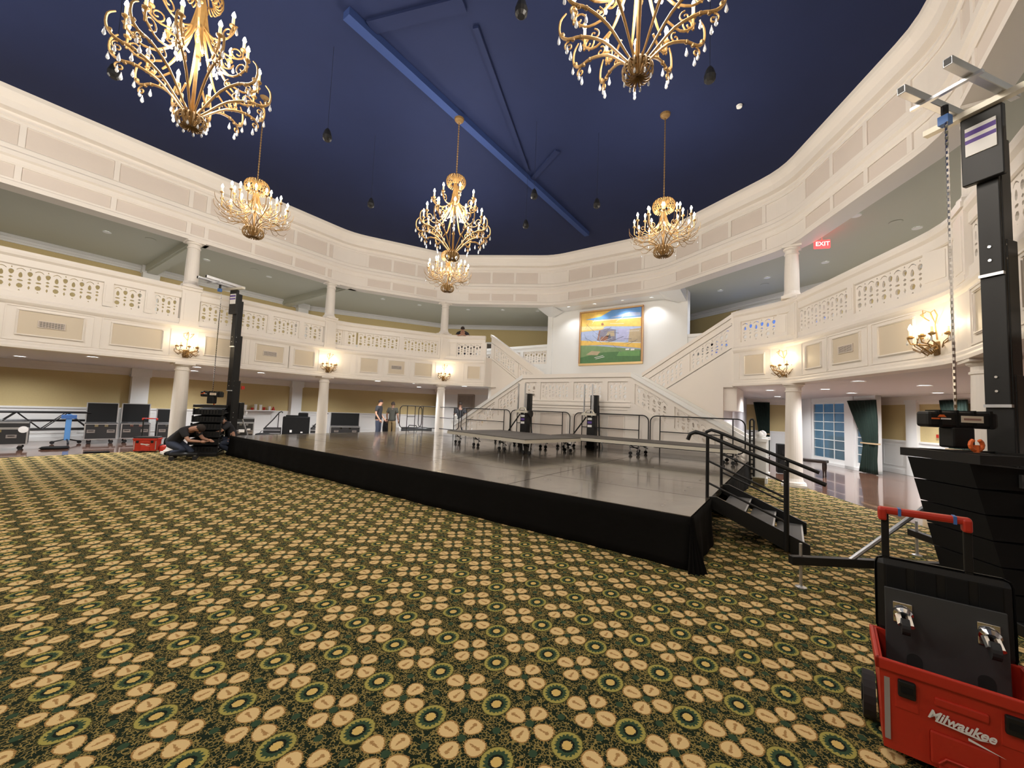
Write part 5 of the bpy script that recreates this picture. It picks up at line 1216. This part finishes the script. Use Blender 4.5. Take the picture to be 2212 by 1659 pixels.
flight_case(-17.0, .55, R(84), 1.4, .7, .44, 'long closed road case with metal trim cut by the left picture edge', lid='closed')
m_ = MB(); m_.lathe([(.0005, 0), (.09, 0), (.09, .04), (.0005, .045)], LABEL, 14); o = m_.build('sticker', None, loc=(-16.99, 1.1, .52), label='round pale roll of tape hanging on the long closed road case', cat='tape'); o.rotation_euler = (R(90), 0, R(84)); o.location = (-16.96, 1.16, .55)
flight_case(-15.6, 5.92, R(70), .60, .5, .66, 'black road case with white labels behind the seated bald man', lid='closed', cas=.12)
m_ = MB(); m_.box(-.12, .05, -.015, 0, 0, .1, LABEL); m_.box(.12, .22, -.015, 0, .08, .13, LABEL); o = m_.build('label_sheet', None, loc=(-15.6, 5.9, .45), label='white paper label on the road case behind the bald man', cat='label'); o.rotation_euler = (0, 0, R(70))
flight_case(-16.4, 10.3, R(62), 1.25, .6, .42, 'wide open road case with padded lid beside the second round column', lidh=.62, cas=.12)
flight_case(-17.4, 9.55, R(62), .42, .6, .42, 'narrow closed road case next to the wide open one', lid='none', cas=.12)
# tall covered box
t = thing('covered_amp_rack', 'big black cloth covered rack with lumpy top between two step handrails', 'rack', (-16.9, 8.35, 0), R(62))
m_ = MB(); m_.bbox(-.5, .5, 0, .6, .06, .95, BLKM, .03); m_.build('cover', t); m_ = MB(); m_.prism([(-.4, .1), (.42, .1), (.42, .5), (-.4, .5)], .94, 1.0, BLKM); m_.bbox(.05, .42, .15, .5, .98, 1.12, BLKM, .03); m_.build('cover_fold', t)
m_ = MB(); m_.box(-.22, -.14, -.012, 0, .3, .4, LABEL); m_.box(.18, .26, -.012, 0, .28, .33, LABEL); m_.build('label', t)
# portable steps stored by the wall
for (x, y, wh) in ((-17.2, 7.55, 'left of the covered rack'), (-16.6, 9.15, 'right of the covered rack')):
    t = thing('portable_steps', 'spare black portable steps with sloping handrail, ' + wh, 'steps', (x, y, 0), R(62), 'spare portable steps')
    m_ = MB(); m_.bbox(-.3, .3, 0, .5, .02, .48, CASE, .01); 
    for k in range(3): m_.box(-.3, .3, -.012, 0, .1 + .14 * k, .13 + .14 * k, ALU)
    m_.build('body', t); m_ = MB(); m_.tube([(-.28, .02, .45), (.0, .02, .8), (.22, .02, 1.12), (.3, .02, 1.16), (.34, .02, 1.1)], .022, BLACK, 8); m_.tube([(.2, .02, .45), (.2, .02, 1.1)], .016, BLACK, 6); m_.build('handrail', t)
# truss on the floor with blue stand
t = thing('box_truss', 'long black lattice box truss lying on blue supports along the left wall', 'truss', (-18.75, -.9, .45), R(90))
Lt = 3.5
for (a, b) in ((0, 0), (.38, 0), (0, .52), (.38, .52)): m_ = MB(); m_.tube([(0, -a, b), (Lt, -a, b)], .028, BLACK, 8); m_.build('chord', t)
k = 0
for a in (0, .38):
    for i in range(7):
        x0 = i * .5; z0, z1 = (0, .52) if i % 2 else (.52, 0); m_ = MB(); m_.tube([(x0, -a, z0), (x0 + .5, -a, z1)], .016, BLACK, 6); m_.build('diagonal_brace', t)
m_ = MB(); m_.tube([(0, 0, .26), (Lt, 0, .26)], .04, BLACK, 6); m_.build('middle_chord', t)
t = thing('lift_stand', 'blue lifting stand holding the box truss by the left wall', 'stand', (-18.3, 2.12, 0), R(90))
m_ = MB(); m_.bbox(-.06, .06, -.05, .05, .12, .92, mat('light_blue_paint', (.10, .28, .60), .5), .01); m_.bbox(-.16, .16, -.06, .06, .78, .9, BLUE, .01); m_.build('column', t)
for a in (20, 160, 270):
    m_ = MB(); m_.T = rotz(R(a)); m_.tube([(0, 0, .16), (.3, 0, .07)], .02, BLACK, 6); m_.tube([(.3, -.02, .05), (.3, .02, .05)], .05, RUBBER, 10); m_.build('leg', t)
t = thing('lift_stand', 'blue motor unit on the end of the box truss at the left picture edge', 'stand', (-18.5, .55, 0), R(90))
m_ = MB(); m_.bbox(-.2, .14, -.08, .08, .55, .88, BLUE, .02); m_.bbox(-.05, .05, -.05, .05, .1, .6, BLUE, .01); m_.build('column', t); m_ = MB(); m_.bbox(-.25, .25, -.2, .2, 0, .1, BLACK, .01); m_.build('base', t)
# small things
def bag(x, y, rz, sx, sy, sz, label, mt_=BLKM, strap=True, name='bag'):
    t = thing(name, label, 'bag', (x, y, 0), rz); bm = bmesh.new(); bmesh.ops.create_cube(bm, size=1); bmesh.ops.subdivide_edges(bm, edges=bm.edges[:], cuts=4, use_grid_fill=True); random.seed(int(sx * 100))
    for q in bm.verts:
        c = q.co.copy(); l = c.length; c = c.lerp(c.normalized() * .55, .45); q.co = V((c.x * sx, c.y * sy, (c.z + .5) * sz)) + V((random.uniform(-.01, .01), random.uniform(-.01, .01), random.uniform(-.008, .008)))
        q.co.z = max(.0, q.co.z - .03 * sz)
    me = bpy.data.meshes.new('bag'); bm.to_mesh(me); bm.free(); me.materials.append(mt_); me.polygons.foreach_set('use_smooth', [True] * len(me.polygons)); link('body', me, t)
    if strap: m_ = MB(); m_.tube([(-sx * .25, 0, sz * .85), (-sx * .1, 0, sz * 1.15), (sx * .1, 0, sz * 1.15), (sx * .25, 0, sz * .85)], .012, BLACK, 6); m_.build('strap', t)
    return t
bag(-15.6, 6.55, R(60), .5, .35, .42, 'black soft bag right of the labelled road case')
bag(-15.3, 3.95, R(60), .42, .3, .38, 'black rucksack with red trim behind the small red toolbox', BLKM)
bag(-14.72, 3.62, R(20), .22, .2, .2, 'small red and black pouch beside the rucksack', REDP, False, 'pouch')
bag(-15.3, 11.75, R(60), .45, .35, .95, 'upright black wheeled bag between the two standing men')
bag(-15.4, 10.8, R(60), .7, .3, .16, 'flat black cloth bag on the floor beside the wide road case', BLKM, False)
bag(-16.9, 1.75, R(80), .55, .3, .07, 'flat black cloth lying on the parquet near the carpet edge', BLKM, False, 'dropped_cloth')
bag(-15.35, 2.35, R(70), .5, .16, .04, 'thin black cable coil flattened on the carpet left of the small red toolbox', BLKM, False, 'cable_coil')
t = thing('folded_cart', 'low grey folded cart lying behind the short guard rail', 'cart', (-13.9, 12.1, 0), R(20)); m_ = MB(); m_.bbox(-.65, .65, 0, .5, .42, .62, GREYM, .02); m_.build('body', t); m_ = MB(); m_.box(-.55, .55, .05, .45, .05, .42, BLACK); m_.build('base', t)
m_ = MB(); m_.tube([(-.3, 0, .62), (-.25, 0, .72), (.1, 0, .72), (.15, 0, .62)], .02, BLACK, 6); m_.build('handle', t)
m_ = MB(); m_.bbox(-.14, .14, -.08, .08, 0, .62, WHITE, .03); m_.build('white_jug', None, loc=(-14.75, 11.95, 0), label='white upright canister between the second man and the folded cart', cat='canister')
t = thing('wheel_dolly', 'low dark four wheeled dolly on the carpet before the crouching worker', 'dolly', (-12.7, 3.52, 0), R(70))
m_ = MB(); m_.bbox(-.28, .28, -.2, .2, .12, .17, BLACK, .01); m_.build('deck', t)
for (a, b) in ((-.23, -.15), (.23, -.15), (-.23, .15), (.23, .15)): m_ = MB(); m_.tube([(a, b - .02, .06), (a, b + .02, .06)], .06, RUBBER, 12); m_.box(a - .025, a + .025, b - .025, b + .025, .1, .13, ALU); m_.build('wheel', t)
# ledge with cups against the wainscot
sh = thing('drink_ledge', 'narrow white ledge on the wainscot behind the left tower', 'shelf', (-19.54, 8.0, 0)); m_ = MB(); m_.box(0, .22, -.75, .6, 1.10, 1.14, WHITE); m_.box(0, .18, -.6, -.55, .9, 1.1, WHITE); m_.build('board', sh)
for i, (dy, c_, h, lb) in enumerate(((-.62, WHITE, .22, 'white paper cup at the left end of the drink ledge'), (-.35, REDP, .10, 'short red cup on the drink ledge'), (-.22, WHITE, .26, 'tall white cup between two red ones on the drink ledge'), (-.02, WHITE, .24, 'second tall white cup on the drink ledge'), (.12, REDP, .13, 'red cup right of the tall white cups'), (.35, WHITE, .18, 'white cup beside the red cone shaped cup'))):
    m_ = MB(); m_.lathe([(.045, 0), (.06, h), (.054, h), (.042, .01)], c_, 12); m_.build('cup', None, loc=(-19.43, 8.0 + dy, 1.14), label=lb, cat='cup')
m_ = MB(); m_.lathe([(.075, 0), (.02, .16), (.005, .17)], REDP, 12); m_.build('cup', None, loc=(-19.43, 8.52, 1.14), label='red cone shaped cup at the right end of the drink ledge', cat='cup')
# picture and thermostat plates
t = thing('framed_picture', 'brown framed picture on the white wall behind the standing man at the left stair', 'picture', (-13.95, 15.6, 1.0))
m_ = MB(); m_.box(-.52, .52, -.03, 0, 0, 1.25, mat('faded_picture', (.26, .22, .18), .5, noise=.3, nscale=4)); m_.build('canvas', t)
for bx in ((-.58, .58, -.06, 0, 1.25, 1.33), (-.58, .58, -.06, 0, -.08, 0), (-.58, -.52, -.06, 0, 0, 1.25), (.52, .58, -.06, 0, 0, 1.25)): m_ = MB(); m_.box(*bx, mat('taupe_frame', (.36, .30, .24), .5)); m_.build('frame', t)
m_ = MB(); m_.box(-.06, .06, -.02, 0, -.08, .08, WHITE); m_.box(-.03, .03, -.026, -.02, -.04, .02, BEIGE); m_.build('wall_plate', None, loc=(-16.9, 15.2, 2.05), rz=R(118), label='white thermostat on the yellow wall above the two standing men', cat='wall plate')
m_ = MB(); m_.box(-.06, .06, -.02, 0, -.07, .07, WHITE); m_.box(-.03, .03, -.026, -.02, -.04, .04, BEIGE); m_.build('wall_plate', None, loc=(-11.2, 19.05, 5.1), rz=R(30), label='white wall plate on the yellow wall of the upper balcony left of the painting', cat='wall plate')
t = thing('doorway_frame', 'white framed doorway high on the upper balcony behind the leaning man', 'door', (-14.55, 17.15, 3.55), R(30))
m_ = MB(); m_.box(-.75, .75, -.06, .0, 0, 1.75, VENTM); m_.build('opening', t)
for bx in ((-.85, -.75, -.09, 0, 0, 1.85), (.75, .85, -.09, 0, 0, 1.85), (-.75, .75, -.09, 0, 1.75, 1.85)): m_ = MB(); m_.box(*bx, WHITE); m_.build('jamb', t)
# window side extras
t = thing('piano_bench', 'dark wooden bench with turned legs by the french windows', 'bench', (.52, 14.9, 0), R(-15))
m_ = MB(); m_.bbox(-.38, .38, -.17, .17, .42, .50, mat('ebony_wood', (.02, .012, .01), .25), .015); m_.build('seat', t)
for (a, b) in ((-.31, -.12), (.31, -.12), (-.31, .12), (.31, .12)):
    m_ = MB(); m_.lathe([(.018, 0), (.022, .04), (.016, .1), (.028, .22), (.034, .3), (.03, .42)], MATS['ebony_wood'], 10, (a, b, 0)); m_.build('leg', t)
m_ = MB(); m_.box(-.03, .03, -.02, 0, 0, .1, REDP); m_.build('fire_alarm', None, loc=(3.62, 17.15, 1.28), rz=R(118), label='small red fire alarm box on the yellow wall near the window side pilaster', cat='alarm')
m_ = MB(); m_.box(-.06, .06, -.02, 0, 0, .14, WHITE); m_.build('thermostat', None, loc=(3.56, 17.25, 1.98), rz=R(118), label='white thermostat above the red fire alarm box', cat='wall plate')
t = thing('black_loudspeaker', 'black loudspeaker standing behind the window side column', 'speaker', (-.15, 14.6, 0), R(10)); m_ = MB(); m_.bbox(-.17, .17, 0, .3, .02, .9, BLKM, .02); m_.build('body', t); m_ = MB(); m_.tube([(0, -.01, .3), (0, 0, .3)], .12, BLACK, 16); m_.tube([(0, -.01, .65), (0, 0, .65)], .06, BLACK, 14); m_.build('driver', t)
m_ = MB(); m_.box(-.12, .12, -.1, .1, 0, .22, mat('old_wood_block', (.10, .08, .035), .7)); m_.box(-.125, .125, -.105, .105, .18, .2, mat('old_wood_band', (.2, .16, .08), .7)); m_.build('wooden_box', None, loc=(-.62, 11.3, 0), label='small brown wooden box on the carpet beside the stage behind the steps', cat='box')

# ------------------------------------------------------------------ people
def skinned(name, J, E_, mt_, parent, sub=2, infl=0.0, root=0):
    me = bpy.data.meshes.new(name); me.from_pydata([j[0] for j in J], E_, []); me.materials.append(mt_); o = link(name, me, parent)
    sk = o.modifiers.new('skin', 'SKIN'); sk.use_smooth_shade = True
    if not me.skin_vertices: me.attributes.new
    bm = bmesh.new(); bm.from_mesh(me); ly = bm.verts.layers.skin.verify(); bm.verts.ensure_lookup_table()
    for i, j in enumerate(J): bm.verts[i][ly].radius = (j[1] + infl, (j[2] if len(j) > 2 else j[1]) + infl); bm.verts[i][ly].use_root = (i == root)
    bm.to_mesh(me); bm.free()
    ss = o.modifiers.new('sub', 'SUBSURF'); ss.levels = sub; ss.render_levels = sub
    return o
def person(label, x, y, z, rz, pose, skin=SKIN, shirt=SHIRT, pants=JEANS, hair=HAIR, s=1.0):
    t = thing('person', label, 'person', (x, y, z), rz); t.scale = (s,) * 3
    P = dict(pel=(0, 0, .95), spi=(0, 0, 1.15), che=(0, 0, 1.38), nec=(0, 0, 1.53), hea=(0, -.015, 1.62), top=(0, -.01, 1.73), sL=(-.18, 0, 1.45), sR=(.18, 0, 1.45), eL=(-.25, .03, 1.17), eR=(.25, .03, 1.17), wL=(-.25, -.06, .93), wR=(.25, -.06, .93),
             hL=(-.09, 0, .90), hR=(.09, 0, .90), kL=(-.10, -.02, .50), kR=(.10, -.02, .50), aL=(-.10, .03, .09), aR=(.10, .03, .09), tL=(-.11, -.13, .035), tR=(.11, -.13, .035)); P.update(pose)
    Rr = dict(pel=(.125, .09), spi=(.125, .095), che=(.15, .11), nec=(.055, .055), hea=(.075, .088), top=(.07, .08), sL=(.06,), sR=(.06,), eL=(.042,), eR=(.042,), wL=(.028,), wR=(.028,), hL=(.085,), hR=(.085,), kL=(.06,), kR=(.06,), aL=(.034,), aR=(.034,), tL=(.02,), tR=(.02,))
    ks = list(P); J = [(P[k],) + Rr[k] for k in ks]; ix = {k: i for i, k in enumerate(ks)}
    ed = [('pel', 'spi'), ('spi', 'che'), ('che', 'nec'), ('nec', 'hea'), ('hea', 'top'), ('che', 'sL'), ('che', 'sR'), ('sL', 'eL'), ('sR', 'eR'), ('eL', 'wL'), ('eR', 'wR'), ('pel', 'hL'), ('pel', 'hR'), ('hL', 'kL'), ('hR', 'kR'), ('kL', 'aL'), ('kR', 'aR'), ('aL', 'tL'), ('aR', 'tR')]
    skinned('body', J, [(ix[a], ix[b]) for a, b in ed], skin, t)
    def subset(names, edn, mt_, nm, infl, cut=None):
        J2 = []
        for k in names:
            if isinstance(k, str): J2.append((P[k],) + Rr[k])
            else: a, b, q, r = k[:4]; pa_, pb = V(P[a]), V(P[b]); J2.append((tuple(pa_.lerp(pb, q)), r) + tuple(k[4:]))
        return skinned(nm, J2, edn, mt_, t, infl=infl)
    subset([('spi', 'pel', 1.5, .165, .13), ('spi', 'pel', .6, .155, .12), 'spi', 'che', ('che', 'nec', .75, .065), 'sL', 'sR', ('sL', 'eL', .75, .05), ('sR', 'eR', .75, .05)], [(0, 1), (1, 2), (2, 3), (3, 4), (3, 5), (3, 6), (5, 7), (6, 8)], shirt, 'shirt', .024)
    subset([('pel', 'spi', .35, .13, .095), 'pel', 'hL', 'hR', 'kL', 'kR', ('kL', 'aL', .9, .05), ('kR', 'aR', .9, .05)], [(0, 1), (1, 2), (1, 3), (2, 4), (3, 5), (4, 6), (5, 7)], pants, 'trousers', .020)
    for s_ in 'LR':
        a, b = V(P['a' + s_]), V(P['t' + s_]); m_ = MB(); m_.tube([a + (a - b) * .35 + V((0, 0, -.02)), a, a.lerp(b, .6), b, b + (b - a) * .25], [.035, .052, .048, .045, .02], BLKM, 8); m_.build('shoe', t, smooth=True)
        w_, e_ = V(P['w' + s_]), V(P['e' + s_]); d = (w_ - e_).normalized(); sd = d.cross(V((0, 1, 0.01))).normalized(); m_ = MB(); pn = sd.cross(d)
        m_.tube([w_, w_ + d * .04, w_ + d * .09], [.026, .036, .03], skin, 8)
        for k in range(4): o_ = (k - 1.5) * .018; l_ = (.075, .085, .08, .062)[k]; p0 = w_ + d * .08 + pn * o_; m_.tube([p0, p0 + d * l_ * .5 + sd * .008, p0 + d * l_ + sd * .028], [.010, .009, .006], skin, 6)
        p0 = w_ + d * .03 + pn * .03; m_.tube([p0, p0 + d * .03 + pn * .025, p0 + d * .06 + pn * .028 + sd * .01], [.012, .010, .007], skin, 6); m_.build('hand', t, smooth=True)
    hd, tp = V(P['hea']), V(P['top']); up = (tp - hd).normalized(); fwd = V((0, -1, 0)) - up * V((0, -1, 0)).dot(up); fwd.normalize(); side = up.cross(fwd)
    m_ = MB(); c0 = hd + up * .03 + fwd * .085; m_.tube([c0 + up * .035, c0 + fwd * .02 - up * .005, c0 - up * .012], [.008, .013, .008], skin, 6); m_.build('nose', t)
    for q in (-1, 1): m_ = MB(); e0 = hd + up * .035 + side * .078 * q; m_.tube([e0 + up * .025, e0 + side * .01 * q, e0 - up * .025], [.008, .014, .008], skin, 6); m_.build('ear', t)
    for q in (-1, 1): m_ = MB(); m_.ball(tuple(hd + up * .05 + fwd * .082 + side * .03 * q), .008, BLKM, 6); m_.build('eye', t)
    m_ = MB(); m_.tube([hd - up * .02 + fwd * .084 + side * .02, hd - up * .02 + fwd * .088, hd - up * .02 + fwd * .084 - side * .02], .005, mat('lips', (.30, .12, .10), .6), 5); m_.build('mouth', t)
    if hair:
        vs = []; fs = []; n = 14; rows = 6
        for r in range(rows + 1):
            ph = pi * .62 * r / rows
            for k in range(n):
                a = 2 * pi * k / n; q = up * (.102 * cos(ph)) + (side * cos(a) * .090 + fwd * sin(a) * .100) * sin(ph)
                if sin(a) > .2 and r > 3: q = q * .93 + up * .03 * (r - 3) / 3
                vs.append(tuple(hd + up * .065 - fwd * .008 + q))
        for r in range(rows):
            for k in range(n): fs.append((r * n + k, r * n + (k + 1) % n, (r + 1) * n + (k + 1) % n, (r + 1) * n + k))
        m_ = MB(); m_.add(vs, fs, hair); m_.build('hair', t, smooth=True)
    return t
person('standing man in dark t-shirt and jeans looking down to the right, with short receding hair', -14.85, 10.88, 0, R(62) + R(60), dict(hea=(0, -.06, 1.61), top=(0, -.07, 1.715), nec=(0, -.015, 1.53), wL=(-.22, -.14, .92), wR=(.22, -.16, .95)), s=1.03)
person('standing man in olive t-shirt and khaki trousers with dark hair, second beside the guard rail', -14.62, 11.44, 0, R(62) + R(150), dict(wL=(-.28, -.02, .93)), skin=SKIND, shirt=OLIVE, pants=KHAKI, s=.985)
person('man in dark t-shirt seen from behind at the left stair by the framed picture', -12.75, 13.85, 0, R(40) + R(180), dict(wL=(-.36, .10, 1.0), eL=(-.30, .08, 1.18)), skin=SKIND, shirt=SHIRT, pants=JEANS, s=1.06)
person('person in black leaning on the upper balcony rail above the left stair head', -11.88, 12.85, 3.55, R(40), dict(che=(0, -.22, 1.28), nec=(0, -.36, 1.38), hea=(0, -.44, 1.42), top=(0, -.50, 1.51), sL=(-.19, -.26, 1.33), sR=(.19, -.26, 1.33), eL=(-.26, -.42, 1.15), eR=(.26, -.42, 1.15), wL=(-.12, -.6, 1.17), wR=(.12, -.6, 1.17), spi=(0, -.07, 1.13)), s=1.0)
kne = dict(pel=(0, .22, .34), spi=(0, .10, .50), che=(0, -.12, .66), nec=(0, -.28, .70), hea=(0, -.36, .69), top=(0, -.45, .70), sL=(-.18, -.15, .66), sR=(.18, -.15, .66), eL=(-.20, -.32, .42), eR=(.20, -.34, .44), wL=(-.12, -.55, .40), wR=(.12, -.55, .42),
           hL=(-.1, .18, .31), hR=(.1, .18, .31), kL=(-.15, -.20, .20), kR=(.14, -.16, .12), aL=(-.13, .16, .09), aR=(.13, .34, .09), tL=(-.13, .02, .035), tR=(.13, .48, .05))
person('crouching man in black bending forward to the right beside the left speaker stack', -13.25, 3.60, 0, R(62) + R(62), kne, s=1.12)
kn2 = dict(pel=(0, .18, .42), spi=(0, .12, .62), che=(0, .0, .82), nec=(0, -.10, .93), hea=(0, -.17, .99), top=(0, -.23, 1.08), sL=(-.18, -.02, .86), sR=(.18, -.02, .86), eL=(-.22, -.20, .66), eR=(.22, -.22, .66), wL=(-.12, -.44, .62), wR=(.12, -.46, .60),
           hL=(-.1, .14, .38), hR=(.1, .14, .38), kL=(-.15, -.24, .46), kR=(.15, -.22, .30), aL=(-.14, -.16, .09), aR=(.14, .12, .09), tL=(-.14, -.31, .035), tR=(.14, .0, .035))
person('kneeling bald man in black by the left corner of the stage', -13.36, 4.66, 0, R(62) - R(70), kn2, hair=None, s=1.0)
